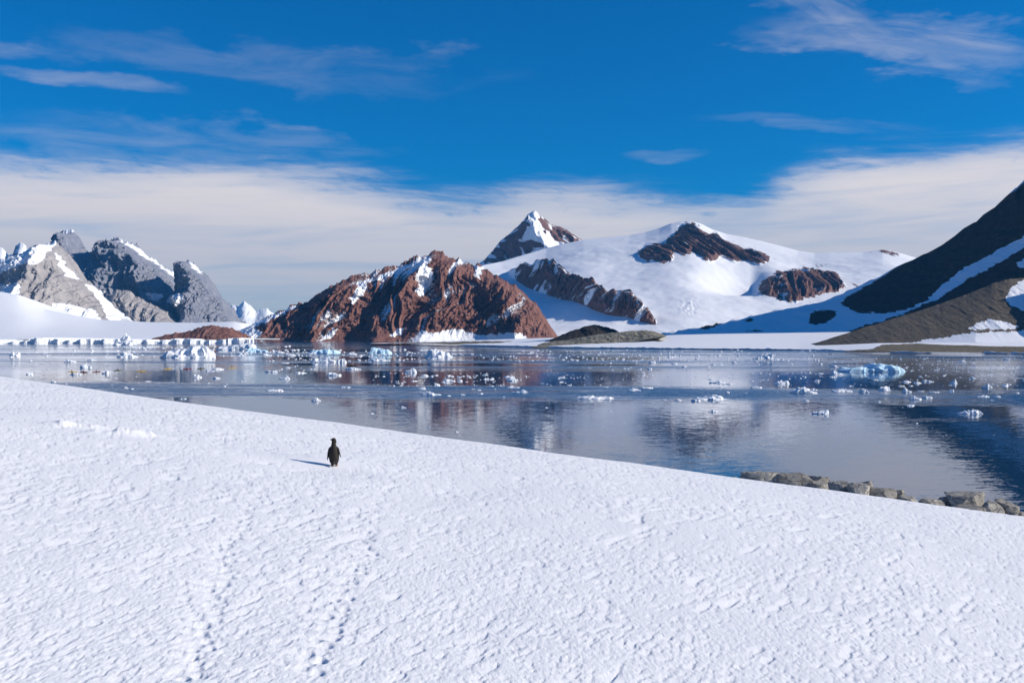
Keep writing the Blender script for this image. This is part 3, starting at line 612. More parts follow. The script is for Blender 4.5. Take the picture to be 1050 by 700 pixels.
floe_data = []
def floe(px, py, w, h, label, seed, cat='ice floe', group=None, lumps=None):
    x, Y = on_water(px, py); s = Y / F
    o = floe_mesh('ice_floe', seed, w * s, max(w * s * .55, 1.0), h * s * .75, lumps, None, 34, 8, .32)
    o.location = (x, Y, 0); o.rotation_euler.z = 0
    tag(o, label, cat, group or 'larger ice floes on the bay'); return o
BIG = [
 (995, 424, 25, 6, 'bumpy white ice floe alone on the dark water below the scree hill'),
 (842, 424, 17, 7, 'two-tiered white ice floe at the front edge of the rippled lane'),
 (728, 409.5, 32, 7, 'long ragged white ice floe on the blue lane, mid-bay'),
 (610, 408.5, 36, 3.5, 'flat, long, slab-like ice floe on the blue lane'),
 (824, 403, 28, 8, 'wide heap of rubbly white ice, left of the blue tabular iceberg reflection'),
 (801, 393.5, 14, 5, 'smaller rubbly floe just up-bay of the wide heap'),
 (441, 405, 19, 4.5, 'flat-topped white floe with a step at its left, below the brown reflection'),
 (432, 399, 8, 3.5, 'square little floe just above the flat-topped stepped floe'),
 (534, 402.5, 15, 4, 'low floe trailing right from a pale, thin floe'),
 (526, 397.5, 12, 3, 'thin pale floe between two others in a close trio'),
 (526, 390.5, 11, 7, 'upright lumpy white floe at the top of a close trio'),
 (421, 382, 12, 7, 'jagged white floe floating on the brown reflection\'s upper edge'),
 (460, 391, 13, 4, 'wide white floe inside the brown mountain reflection'),
 (324, 411, 9, 4, 'lone white lump near the snow crest, below the half-blue iceberg'),
 (343, 385, 13, 6, 'twin-humped white floe below the inflatable boat'),
 (361, 378.5, 16, 2.8, 'flat white floe lying in front of the inflatable boat'),
 (939, 409.5, 12, 5.5, 'chunky white floe with a smaller neighbour, below the tabular iceberg'),
 (950.5, 408, 9, 4, 'white floe tucked against the chunky one'),
 (1012, 397, 11, 6, 'double white lump up-bay of the far-right cluster'),
 (978, 393, 8, 5.5, 'round white lump on the dim reflection of the scree hill'),
 (930, 402, 9, 6, 'peaked little floe on the dark reflection under the tabular iceberg'),
 (1008, 407, 12, 3.5, 'low, drawn-out floe in the far-right cluster of three'),
 (650, 400.5, 13, 3, 'small plain floe above the long slab-like one'),
 (863, 401.5, 20, 5.5, 'string of white rubble below the blue tabular iceberg'),
 (886, 402.5, 11, 5, 'compact lump right of the rubble string'),
 (775, 397.5, 12, 4, 'slanting floe between the rubbly floe and the ragged one'),
 (731, 422, 9, 3, 'small floe at the very edge of the pale smooth water'),
 (281, 401, 16, 3, 'thin floe lying near the snow crest, pale on pale water'),
 (354, 397.5, 9, 3, 'small flat floe on the blue lane under the twin-humped one'),
 (388, 370, 21, 3.5, 'long row of rubbly ice right of the inflatable boat'),
 (88, 377, 13, 5, 'white floe above the red kayak'),
 (72, 371, 13, 4, 'white floe farther up-bay from the kayaks'),
 (78, 384, 11, 3.0, 'low white floe beside the first yellow kayak'),
 (109, 383, 8, 4.5, 'small upright white floe beside the dark-red kayak'),
 (292, 388.5, 10, 5, 'small lumpy floe between the kayaks and the inflatable boat'),
 (278, 381.5, 12, 3, 'slim floe up-bay of the small lumpy one'),
 (714, 411, 9, 3, 'little floe at the left tip of the long ragged one'),
 (735, 392.5, 15, 3, 'slim bright floe lying up-bay of the long ragged one'),
]
for i, (px, py, w, h, lab) in enumerate(BIG):
    floe(px, py, w, h, lab, 200 + i * 7)

# small pieces: one of each shape, then copies
protos = []
for k in range(12):
    o = floe_mesh('brash_ice', 500 + k * 3, 1.0, .75, .34 if k % 3 else .5, None, None, 18, 5, .28, True, .7)
    protos.append([o, False])
def put_brash(px, py, w, label, group, rs, hmul=1.0):
    x, Y = on_water(px, py); s = Y / F
    k = rs.randrange(12); o, used = protos[k]
    if used: o = o.copy(); C.objects.link(o)
    else: protos[k][1] = True
    o.location = (x, Y, 0); o.scale = (w * s, w * s * rs.uniform(.8, 1.2), w * s * hmul * rs.uniform(.5, .85)); o.rotation_euler.z = rs.uniform(-.5, .5) + (math.pi if rs.random() < .5 else 0)
    tag(o, label, 'brash ice', group)
rs = random.Random(5)
SMALL = [(907, 400, 12), (944, 401, 6), (957, 402, 10), (975, 401, 6), (1022, 407, 7), (1017, 410.5, 5), (1043, 403, 5), (934, 416, 8), (901, 412, 4), (940, 434, 3), (970, 446, 2.2), (1019, 446, 2.2), (855, 376, 8), (859, 384, 13), (837, 391, 6), (833, 400, 8),
         (491, 400, 5), (485, 399, 4), (475, 405, 5), (460, 406, 4), (493, 404, 5), (504, 396, 5), (507, 399, 4), (516, 407, 3.5), (414, 418, 5.5), (448, 395.5, 6), (626, 422, 3.5), (746, 403, 4), (765, 403, 3), (739, 397, 4), (681, 410, 4), (695, 410.5, 8), (621, 397, 6), (663, 398, 12), (826, 411, 6), (381, 424, 4), (468, 443, 4.5), (308, 382.5, 11), (249, 364.5, 10), (272, 364, 7), (361, 363.5, 10), (15, 365, 10), (248, 363, 11), (30, 384, 6), (130, 398, 4), (188, 409, 8), (135, 399, 5), (152, 391, 7), (203, 387, 9), (222, 388, 9), (55, 392, 5), (230, 396, 3), (440, 438, 2.5), (640, 434, 2.5), (560, 418, 3)]
for (px, py, w) in SMALL: put_brash(px, py, w, 'small white ice chunk drifting apart on the open bay', 'scattered ice chunks on the bay', rs)
n = len(SMALL) + len(BIG) + 12
zones = [((380, 585), (384, 395), 52, 'small white ice chunk on the brown mountain reflection', 'ice chunks on the brown reflection', 2.5, 6),
         ((640, 850), (366, 396), 50, 'small white ice chunk in the brash off the snow spit', 'ice chunks off the snow spit', 2.2, 6),
         ((850, 1052), (368, 396), 50, 'small white ice chunk in the brash off the scree beach', 'ice chunks off the scree beach', 2.2, 6.5),
         ((10, 320), (357, 395), 30, 'small white ice chunk on the water before the left cliff', 'ice chunks before the left cliff', 3, 8)]
for (xa, xb), (ya, yb), cnt, lab, grp, wa, wb in zones:
    for k in range(cnt):
        px = rs.uniform(xa, xb); py = ya + (yb - ya) * rs.random() ** 1.1
        for _ in range(30):
            if noise(px / 70, py / 3.2, 19) + .5 * noise(px / 18, py / 2, 20) > .12: break
            px = rs.uniform(xa, xb); py = ya + (yb - ya) * rs.random() ** 1.1
        if px < 270 and py > 384 + px * .05: py = 370
        put_brash(px, py, wa + (wb - wa) * rs.random() ** 2.4 * 1.5, lab, grp, rs, .8)
# the uncountable rest: crumbs of brash in drift lines, one object
rs2 = np.random.RandomState(9)
base_me = protos[3][0].data
pv = np.array([v.co[:] for v in base_me.vertices]); pf = [tuple(p.vertices) for p in base_me.polygons]
VV = []; FF = []; off = 0
def crumbs(n, xa, xb, ya, yb, wa, wb, thr=-.1, pw=1.0):
    global off
    k = 0
    while k < n:
        px = rs2.uniform(xa, xb); py = ya + (yb - ya) * rs2.rand() ** pw
        if px < 330 and py > 386 + px * .13: k += 1; continue
        if noise(px / 60, py / 2.6, 13) + .5 * noise(px / 14, py / 2, 14) < thr: k += .2; continue
        x, Y = on_water(px, py); s = Y / F * (wa + (wb - wa) * rs2.rand() ** 2)
        a = rs2.rand() * 6.28; R = np.array([[math.cos(a), -math.sin(a), 0], [math.sin(a), math.cos(a), 0], [0, 0, rs2.uniform(.35, .7)]])
        VV.append(pv @ R.T * s + np.array([x, Y, 0])); FF.extend([tuple(i + off for i in f) for f in pf]); off += len(pv); k += 1
crumbs(750, 270, 860, 358.5, 371, 1.2, 3.6, -.05)
crumbs(420, 560, 1052, 366, 396, 1.0, 2.6, -.05)
crumbs(160, 380, 600, 382, 396, 1.0, 2.4, .0)
crumbs(200, 860, 1052, 367, 382, 1.0, 2.6, -.2)
crumbs(240, 0, 320, 355, 366, 1.2, 4.0, -.1)
crumbs(90, 0, 330, 366, 398, 1.0, 2.4, .05)
crumbs(50, 330, 1050, 398, 450, .8, 1.6, .0, 1.6)
o = mesh_from('brash_ice_field', np.concatenate(VV), FF, M_ice, smooth=False)
tag(o, 'drift lines of tiny brash ice crumbs across the bay', 'brash ice', kind='stuff')

# ------------------------------------------------------------------ boulders at the foot of the slope
t = NT('granite_boulder'); p_ = t.pos()
b1 = t.noise(p_, 1.6, 6, .65); b2 = t.noise(p_, 14, 4, .6); v = t.n('ShaderNodeTexVoronoi', feature='DISTANCE_TO_EDGE', inp={'Vector': t.n('ShaderNodeMapping', inp={0: p_, 3: (.8, .8, 1.6)}).outputs[0], 'Scale': 1.4}).outputs['Distance']
colr = t.mix(t.ramp(b1, .35, .68), rgb(.27, .26, .24), rgb(.50, .475, .41)); colr = t.mix(t.ramp(b2, .55, .7), colr, rgb(.15, .145, .13)); oi = t.n('ShaderNodeObjectInfo').outputs['Random']; colr = t.mix(t.math('MULTIPLY', oi, .55), colr, t.mix(b1, rgb(.11, .11, .108), rgb(.20, .19, .175))); colr = t.mix(t.ramp(v, .0, .05), rgb(.08, .075, .07), colr)
M_boulder = t.set(col=colr, rough=.9, spec=.15, normal=t.bump(t.math('ADD', b1, t.math('MULTIPLY', b2, .3)), .8, .12))
def boulder(seed, sx, sy, sz):
    rs = np.random.RandomState(seed)
    bm = bmesh.new(); bmesh.ops.create_icosphere(bm, subdivisions=4, radius=1)
    V = np.array([v.co[:] for v in bm.verts]); fc = [[v.index for v in f.verts] for f in bm.faces]; bm.free()
    nrm = rs.randn(11, 3); nrm[:, 2] *= .7; nrm /= np.linalg.norm(nrm, axis=1, keepdims=True); d = rs.uniform(.58, 1.0, 11)
    nrm[0] = (rs.uniform(-.2, .2), rs.uniform(-.2, .2), 1); d[0] = .66
    dots = np.maximum(V @ nrm.T, 1e-3); r = np.min(d / dots, axis=1); r = np.minimum(r, 1.25)
    V = V * r[:, None]
    V += V * (.06 * noise(V[:, 0] * 3 + seed, V[:, 1] * 3 + V[:, 2] * 2, seed) + .03 * noise(V[:, 0] * 9, V[:, 2] * 9 + V[:, 1] * 7, seed + 1))[:, None]
    return mesh_from('boulder', V * np.array([sx, sy, sz]), fc, M_boulder, smooth=False)
ROCKS = [(748, 756, 488.5, 491.5, 61.5, 'tiny dark stone at the near tip of the boulder line'), (763, 806, 483.5, 498, 63, 'largest dark slab boulder at the upper end of the boulder line'),
 (801, 831, 486, 501, 62, 'weathered grey boulder against the largest dark slab'), (826, 849, 488, 498, 65, 'flat-topped boulder set behind the pale low one'), (827, 852, 494, 504, 61.5, 'pale low boulder at the snow edge'),
 (848, 874, 493.5, 507, 63.5, 'dark round-backed boulder mid-line'), (870, 892, 495, 508, 62, 'sunlit tan boulder beside the dark round-backed one'), (879, 893, 494, 501, 65, 'small cap stone behind the tan boulder'),
 (888, 915, 500, 512, 62.5, 'pale sloping slab with a sunny face'), (911, 926, 502.5, 511, 63.5, 'small blocky stone at the lower end of the pale slab'), (923, 942, 509.5, 517, 62, 'flat thin stone lying in the gap'),
 (939, 964, 511, 519.5, 62.5, 'flat cracked stone before the second big boulder'), (962, 975, 509, 520, 64, 'dark wedge stone at the left of the second big boulder'), (971, 1014, 505.5, 522, 64, 'second big boulder, dark and smooth-topped'),
 (980, 1011, 519, 526, 61.5, 'flat apron stone beneath the second big boulder'), (1008, 1027, 515, 527, 62.5, 'squarish dark boulder right of the second big one'), (1019, 1045, 514.5, 529, 63, 'pale upright boulder at the lower end of the line'),
 (1034, 1044, 524.5, 530, 61, 'small stone at the foot of the pale upright boulder'), (1043, 1053, 525, 532, 63, 'last dark stone at the edge of the water')]
for i, (xa, xb, ya, yb, Y, lab) in enumerate(ROCKS):
    s = Y / F; w = (xb - xa) * s; top = H + (HZ - ya) / F * Y; x = ((xa + xb) / 2 - 525) * s
    g = float(ground(np.array([x]), np.array([float(Y)]), False)[0]); hh = max(top - (g - .25), .2)
    o = boulder(300 + i * 5, w * .52, max(w * .45, .25), hh * .75)
    o.location = (x, Y, top - hh * .50); tag(o, lab, 'boulder', 'boulders along the foot of the slope')

# ------------------------------------------------------------------ figures
def realize(o, name, mats, face_mat=None, parent=None, smooth=True):
    dg = bpy.context.evaluated_depsgraph_get(); dg.update()
    me = bpy.data.meshes.new_from_object(o.evaluated_get(dg)); old = o.data
    bpy.data.objects.remove(o); me.name = name
    me.materials.clear()
    for m_ in mats: me.materials.append(m_)
    for p in me.polygons:
        p.use_smooth = smooth
        p.material_index = face_mat(p) if face_mat else 0
    n = bpy.data.objects.new(name, me); C.objects.link(n)
    if parent: n.parent = parent
    return n

def tube(V, Fc, pts, rads, n=14):
    """append a closed tube with elliptical sections (rx, ry) to V, Fc"""
    b = len(V); k = len(pts)
    for i, (p, r) in enumerate(zip(pts, rads)):
        p = Vector(p); a = Vector(pts[max(i - 1, 0)]); c = Vector(pts[min(i + 1, k - 1)]); tg = (c - a).normalized()
        ref = Vector((1, 0, 0)) if abs(tg.x) < .8 else Vector((0, 0, 1))
        s1 = (ref - tg * ref.dot(tg)).normalized(); s2 = tg.cross(s1)
        rx, ry = r if isinstance(r, tuple) else (r, r)
        for j in range(n):
            q_ = 2 * math.pi * j / n; V.append(tuple(p + s1 * (rx * math.cos(q_)) + s2 * (ry * math.sin(q_))))
    for i in range(k - 1):
        for j in range(n):
            Fc.append((b + i * n + j, b + i * n + (j + 1) % n, b + (i + 1) * n + (j + 1) % n, b + (i + 1) * n + j))
    Fc.append(tuple(b + j for j in reversed(range(n)))); Fc.append(tuple(b + (k - 1) * n + j for j in range(n)))

def voxel(name, V, Fc, size, smooth_it=6):
    me = bpy.data.meshes.new(name); me.from_pydata(V, [], Fc); me.update()
    o = bpy.data.objects.new(name, me); C.objects.link(o)
    r = o.modifiers.new('r', 'REMESH'); r.mode = 'VOXEL'; r.voxel_size = size
    s = o.modifiers.new('s', 'SMOOTH'); s.factor = .5; s.iterations = smooth_it
    return o

# penguin: faces away from us (+Y), head turned to the left; feet at z = 0, 0.60 m tall
V = []; Fc = []
tube(V, Fc, [(0, .015, .035), (0, .015, .06), (0, .01, .11), (0, 0, .18), (0, -.005, .26), (0, -.01, .33), (-.002, -.012, .39), (-.004, -.008, .44), (-.006, -.002, .475), (-.008, .004, .505)],
     [(.035, .03), (.075, .068), (.098, .088), (.108, .100), (.106, .100), (.093, .088), (.072, .070), (.054, .054), (.047, .048), (.046, .048)], 20)
tube(V, Fc, [(.012, .004, .485), (.006, .006, .51), (-.004, .008, .535), (-.012, .008, .56), (-.018, .008, .580), (-.022, .008, .592)], [(.040, .042), (.047, .047), (.051, .048), (.047, .044), (.034, .034), (.014, .014)], 16)
tube(V, Fc, [(-.035, .012, .553), (-.06, .016, .555), (-.082, .019, .556), (-.096, .021, .554)], [(.024, .024), (.017, .015), (.011, .010), (.004, .004)], 10)    # bill
tube(V, Fc, [(-.066, .0, .40), (-.098, -.01, .36), (-.117, -.015, .29), (-.128, -.018, .21), (-.132, -.02, .15), (-.131, -.02, .125)], [(.022, .030), (.020, .042), (.014, .044), (.011, .036), (.009, .022), (.005, .010)], 12)   # left flipper, hanging
tube(V, Fc, [(.062, .0, .40), (.094, -.01, .36), (.113, -.015, .30), (.130, -.018, .245), (.145, -.02, .205), (.152, -.02, .19)], [(.022, .030), (.020, .042), (.014, .044), (.011, .036), (.009, .022), (.005, .010)], 12)   # right flipper, held out
tube(V, Fc, [(0, -.06, .10), (0, -.105, .06), (0, -.15, .022), (0, -.17, .012)], [(.045, .03), (.035, .018), (.022, .009), (.010, .006)], 10)          # tail
for sgn in (-1, 1):
    tube(V, Fc, [(sgn * .045, .02, .07), (sgn * .048, .025, .02)], [.026, .024], 10)
    for dx in (-.022, 0, .022):
        tube(V, Fc, [(sgn * .048 + dx * .4, .02, .018), (sgn * .048 + dx, .06, .014), (sgn * .048 + dx * 1.5, .10, .008)], [.014, .012, .005], 8)
M_pen = mat_plain('penguin_dark_plumage', rgb(.014, .009, .0065), .75, .45, 30, .15)
M_belly = mat_plain('penguin_white_plumage', rgb(.78, .76, .72), .7, .1, 30)
M_bill = mat_plain('penguin_bill', rgb(.05, .025, .02), .4, .3, 30)
M_feet = mat_plain('penguin_feet', rgb(.42, .26, .20), .6, .3, 30)
def pen_mat(p):
    c = p.center
    if c.z < .034 and c.y > 0: return 3
    if c.x < -.058 and c.z > .53: return 2
    if abs(c.x) < .085 and c.y > .028 and .04 < c.z < .43 and p.normal.y > .25: return 1
    return 0
pen = realize(voxel('penguin', V, Fc, .0075, 4), 'penguin', [M_pen, M_belly, M_bill, M_feet], pen_mat)
gx, gy = ground_of_pixel(342.5, 477.5)
gz = float(Zg.ravel()[np.argmin((Xg.ravel() - gx) ** 2 + (Yg.ravel() - gy) ** 2)])
sc = 29.0 * gy / F / .592
pen.location = (gx, gy, gz - .004); pen.scale = (sc,) * 3; pen.rotation_euler.z = math.radians(-4)
tag(pen, 'dark brown-backed penguin standing alone on the snow slope', 'penguin')

# seated paddler and standing person: one skin each
def person(seated, jacket, hood, skin_m, trousers):
    V = []; Fc = []
    if seated:
        tube(V, Fc, [(0, 0, 0), (0, 0, .18), (0, .01, .36), (0, .01, .50), (0, .01, .57)], [(.16, .12), (.165, .125), (.20, .13), (.19, .11), (.07, .06)])
        for s in (-1, 1):
            tube(V, Fc, [(s * .09, .02, .05), (s * .11, .30, .12), (s * .10, .62, .05)], [.09, .075, .055])
            tube(V, Fc, [(s * .19, .01, .49), (s * .27, .10, .30), (s * .24, .32, .36)], [.062, .05, .04]); tube(V, Fc, [(s * .24, .32, .36), (s * .23, .40, .37)], [.042, .03])
        hz = .57
    else:
        tube(V, Fc, [(0, 0, .82), (0, 0, .98), (0, 0, 1.2), (0, 0, 1.40), (0, 0, 1.48)], [(.17, .12), (.17, .13), (.20, .13), (.20, .11), (.07, .06)])
        for s in (-1, 1):
            tube(V, Fc, [(s * .09, 0, .88), (s * .10, .02, .48), (s * .11, 0, .08)], [.095, .07, .05]); tube(V, Fc, [(s * .11, -.03, .05), (s * .115, .15, .04)], [.05, .04])
            tube(V, Fc, [(s * .20, 0, 1.39), (s * .26, .0, 1.12), (s * .22, .18, .98)], [.062, .05, .04]); tube(V, Fc, [(s * .22, .18, .98), (s * .21, .27, .96)], [.042, .03])
        hz = 1.48
    tube(V, Fc, [(0, .01, hz - .06), (0, .01, hz + .06)], [.062, .06]); tube(V, Fc, [(0, .02, hz + .03), (0, .02, hz + .10), (0, .015, hz + .19), (0, .01, hz + .255), (0, .01, hz + .28)], [(.05, .06), (.078, .095), (.082, .102), (.06, .075), (.02, .025)])
    tube(V, Fc, [(0, .10, hz + .135), (0, .135, hz + .115), (0, .12, hz + .09)], [.014, .018, .012], 8)
    def fm(p):
        c = p.center
        if c.z > hz + .02: return 1 if (c.z > hz + .19 or c.y < .02) else 2
        arm_end = c.y > (.37 if seated else .2) and abs(c.x) > .15
        if arm_end: return 2
        if (seated and c.y > .2 and c.z < .25 and abs(c.x) < .2) or (not seated and c.z < .84): return 3
        return 0
    return realize(voxel('person', V, Fc, .022, 3), 'person', [jacket, hood, skin_m, trousers], fm)
M_skin = mat_plain('skin', rgb(.42, .25, .18), .6, .1); M_dark = mat_plain('dark_cloth', rgb(.02, .02, .03), .8, .3); M_red = mat_plain('red_paint', rgb(.45, .05, .045), .4, .2)
M_yel = mat_plain('yellow_paint', rgb(.72, .50, .10), .4, .15); M_orange = mat_plain('red_jacket', rgb(.5, .07, .04), .7, .2); M_tan = mat_plain('tan_jacket', rgb(.55, .36, .28), .8, .2)
M_dkred = mat_plain('dark_red_paint', rgb(.16, .035, .04), .4, .2); M_rub = mat_plain('black_rubber', rgb(.018, .018, .02), .55, .3); M_grey2 = mat_plain('grey_paint', rgb(.3, .3, .31), .5, .2)
M_blade = mat_plain('white_blade', rgb(.75, .75, .75), .4, .1)

def kayak(px, py, ang, hull_m, jacket, klab, plab, padlab, L=4.8):
    x, Y = on_water(px, py)
    root = bpy.data.objects.new('kayak', None); C.objects.link(root); root.location = (x, Y, 0); root.rotation_euler.z = math.radians(ang)
    tag(root, klab, 'kayak', 'kayaks in a loose line')
    n = 25; ring = 12; V = []; Fc = []
    for i in range(n):
        s = -1 + 2 * i / (n - 1); w = .36 * max(1 - abs(s) ** 2.4, .015); up = .16 * abs(s) ** 3
        for j in range(ring):
            a = 2 * math.pi * j / ring; cz = math.sin(a)
            V.append((s * L / 2, w * math.cos(a), .10 + up + (.18 if cz > 0 else .22) * cz * max(1 - abs(s) ** 3, .05)))
    for i in range(n - 1):
        for j in range(ring): Fc.append((i * ring + j, i * ring + (j + 1) % ring, (i + 1) * ring + (j + 1) % ring, (i + 1) * ring + j))
    Fc += [tuple(reversed(range(ring))), tuple((n - 1) * ring + j for j in range(ring))]
    mesh_from('hull', V, Fc, hull_m, parent=root)
    V = []; Fc = []
    N = 20
    for j in range(N):
        a = 2 * math.pi * j / N; ca, sa = math.cos(a), math.sin(a)
        V += [(-.1 + .46 * ca, .27 * sa, .26), (-.1 + .46 * ca, .27 * sa, .33), (-.1 + .40 * ca, .22 * sa, .33), (-.1 + .40 * ca, .22 * sa, .24)]
    for j in range(N):
        for k in range(3): a = j * 4 + k; b = ((j + 1) % N) * 4 + k; Fc.append((a, b, b + 1, a + 1))
    mesh_from('cockpit_rim', V, Fc, M_rub, parent=root)
    if jacket not in _paddlers: p = _paddlers[jacket] = person(True, jacket, M_dark, M_skin, M_dark)
    else: p = _paddlers[jacket].copy(); C.objects.link(p)
    R = Matrix.Rotation(math.radians(ang), 4, 'Z')
    p.location = R @ Vector((-.22, 0, .16)) + Vector((x, Y, 0)); p.rotation_euler.z = math.radians(ang - 90)
    tag(p, plab, 'person', 'kayakers')
    V = []; Fc = []
    tube(V, Fc, [(0, -1.0, .08), (0, 0, 0), (0, 1.0, -.08)], [.018, .018, .018], 8)
    pd = bpy.data.objects.new('paddle', None); C.objects.link(pd)
    mesh_from('shaft', [(a, b, c - .08 * b * 0) for a, b, c in V], Fc, M_rub, parent=pd)
    for s in (-1, 1):
        V = []; Fc = []; tube(V, Fc, [(0, s * .98, -s * .08), (0, s * 1.1, -s * .09), (0, s * 1.3, -s * .105), (0, s * 1.4, -s * .112)], [(.03, .02), (.09, .02), (.10, .018), (.05, .012)], 10)
        mesh_from('blade', V, Fc, M_blade, parent=pd)
    pd.location = R @ Vector((.17, 0, .53)) + Vector((x, Y, 0)); pd.rotation_euler = (.12, 0, math.radians(ang)); tag(pd, padlab, 'paddle', 'kayak paddles')
_paddlers = {}
KY = [(74, 381.2, 25, M_yel, M_dark, 'leftmost yellow kayak, beside a low white floe'), (86, 381.6, -20, M_red, M_orange, 'bright red kayak below a white floe'), (99, 381.2, 60, M_dkred, M_dark, 'dark red kayak beside an upright little floe'),
      (121, 379.8, -15, M_yel, M_dark, 'yellow kayak just right of the dark red one'), (145, 380.6, 20, M_yel, M_orange, 'yellow kayak alone in the middle of the line'), (172, 378.2, 35, M_yel, M_dark, 'yellow kayak under the large broken iceberg'),
      (192, 378.3, 10, M_red, M_dark, 'pinkish red kayak leading a close pair'), (206, 378.0, -12, M_yel, M_dark, 'yellow kayak trailing the pinkish red one'), (238, 377.0, 30, M_yel, M_dark, 'rightmost yellow kayak, alone')]
for (px, py, a, hm, jm, lab) in KY:
    kayak(px, py, a, hm, jm, lab, ('person in a red jacket' if jm is M_orange else 'person in dark clothes') + ' paddling the ' + lab.split(',')[0], 'paddle held in the ' + lab.split(',')[0])

# inflatable boat
x, Y = on_water(361.5, 375.8)
bt = bpy.data.objects.new('inflatable_boat', None); C.objects.link(bt); bt.location = (x, Y, 0); bt.rotation_euler.z = math.radians(12)
tag(bt, 'black inflatable boat with standing passengers among brash ice', 'boat')
V = []; Fc = []
pts = [(-2.6, -.75, .42), (-1.2, -.78, .42), (.8, -.78, .44), (1.8, -.6, .55), (2.5, -.22, .70), (2.65, 0, .74), (2.5, .22, .70), (1.8, .6, .55), (.8, .78, .44), (-1.2, .78, .42), (-2.6, .75, .42)]
tube(V, Fc, pts, [.12] + [.27] * 3 + [.25, .24, .25] + [.27] * 3 + [.12], 14); mesh_from('side_tube', V, Fc, M_rub, parent=bt)
V = [(-2.3, -.6, .05), (-2.3, .6, .05), (1.6, .55, .1), (2.4, 0, .35), (1.6, -.55, .1), (-2.3, -.6, .22), (-2.3, .6, .22), (1.6, .55, .27), (2.4, 0, .5), (1.6, -.55, .27)]
Fc = [(4, 3, 2, 1, 0), (5, 6, 7, 8, 9)] + [(i, (i + 1) % 5, (i + 1) % 5 + 5, i + 5) for i in range(5)]
mesh_from('floor_board', V, Fc, M_grey2, smooth=False, parent=bt)
V = []; Fc = []; tube(V, Fc, [(-2.45, 0, .1), (-2.5, 0, .6), (-2.52, 0, .75), (-2.52, 0, 1.02), (-2.52, 0, 1.08)], [.06, .08, (.17, .22), (.16, .20), (.08, .10)], 12); mesh_from('outboard_motor', V, Fc, M_rub, parent=bt)
Rb = Matrix.Rotation(math.radians(12), 4, 'Z')
for (lx, ly, jm, rz, lab) in ((.15, .05, M_tan, 180, 'person in a tan coat standing mid-boat in the black inflatable'), (-1.9, .3, M_dark, 100, 'person in dark clothes standing at the motor of the inflatable'), (1.1, -.1, M_dark, 230, 'person in dark clothes standing near the bow of the inflatable')):
    p = person(False, jm, M_red if jm is M_tan else M_dark, M_skin, M_dark if jm is not M_tan else M_tan); p.location = Rb @ Vector((lx, ly, .24)) + Vector((x, Y, 0)); p.rotation_euler.z = math.radians(rz); tag(p, lab, 'person', 'people in the inflatable boat')
    if jm is M_dark: p.scale = (.97,) * 3

# ------------------------------------------------------------------ thin sea air
bx0, bx1, by0, by1, bz0, bz1 = -13000, 13000, -700, 14500, -1.0, 1400.0
V = [(x_, y_, z_) for z_ in (bz0, bz1) for y_ in (by0, by1) for x_ in (bx0, bx1)]
o = mesh_from('haze', V, [(0, 2, 3, 1), (4, 5, 7, 6), (0, 1, 5, 4), (2, 6, 7, 3), (0, 4, 6, 2), (1, 3, 7, 5)], None, smooth=False)
hm = bpy.data.materials.new('thin_air'); hm.use_nodes = True; hn = hm.node_tree; hn.nodes.remove(hn.nodes['Principled BSDF'])
pv_ = hn.nodes.new('ShaderNodeVolumePrincipled'); pv_.inputs['Color'].default_value = (.08, .45, 1, 1); pv_.inputs['Density'].default_value = 2.2e-5; pv_.inputs['Anisotropy'].default_value = .1
hn.links.new(pv_.outputs[0], hn.nodes['Material Output'].inputs['Volume']); o.data.materials.append(hm)
tag(o, 'thin blue sea air over the whole bay', 'haze', kind='stuff')

# ------------------------------------------------------------------ light, sky, camera
w = bpy.data.worlds.new('World'); bpy.context.scene.world = w; w.use_nodes = True
nt = w.node_tree; bg = nt.nodes['Background']; N_ = nt.nodes; L_ = nt.links
def nd(typ, **kw):
    n_ = N_.new(typ)
    for k, v in kw.items():
        if k == 'inp':
            for a, b in v.items():
                if isinstance(b, bpy.types.NodeSocket): L_.new(b, n_.inputs[a])
                else: n_.inputs[a].default_value = b
        else: setattr(n_, k, v)
    return n_
def mt(op, a, b=0.0, clamp=False): return nd('ShaderNodeMath', operation=op, use_clamp=clamp, inp={0: a, 1: b}).outputs[0]
def sm(v, a, b, lo=0.0, hi=1.0): return nd('ShaderNodeMapRange', interpolation_type='SMOOTHSTEP', inp={0: v, 1: a, 2: b, 3: lo, 4: hi}).outputs[0]
sky = nd('ShaderNodeTexSky', sky_type='NISHITA', sun_disc=False, sun_elevation=SUN_EL, altitude=0, air_density=1.0, dust_density=.1, ozone_density=3.0)
sky.sun_rotation = math.pi / 2 + SUN_A     # measured clockwise from +Y
tint = nd('ShaderNodeMix', data_type='RGBA', blend_type='MULTIPLY'); tint.inputs[0].default_value = 1.0
L_.new(sky.outputs[0], tint.inputs[6]); tint.inputs[7].default_value = (.008, .475, .90, 1)
d = nd('ShaderNodeTexCoord').outputs['Generated']
sp = nd('ShaderNodeSeparateXYZ', inp={0: d}); dx, dy, dz = sp.outputs
hor = mt('SQRT', mt('ADD', mt('MULTIPLY', dx, dx), mt('MULTIPLY', dy, dy)))
tz = mt('DIVIDE', dz, hor)                       # tan(elevation)
az = mt('ARCTAN2', dx, dy)
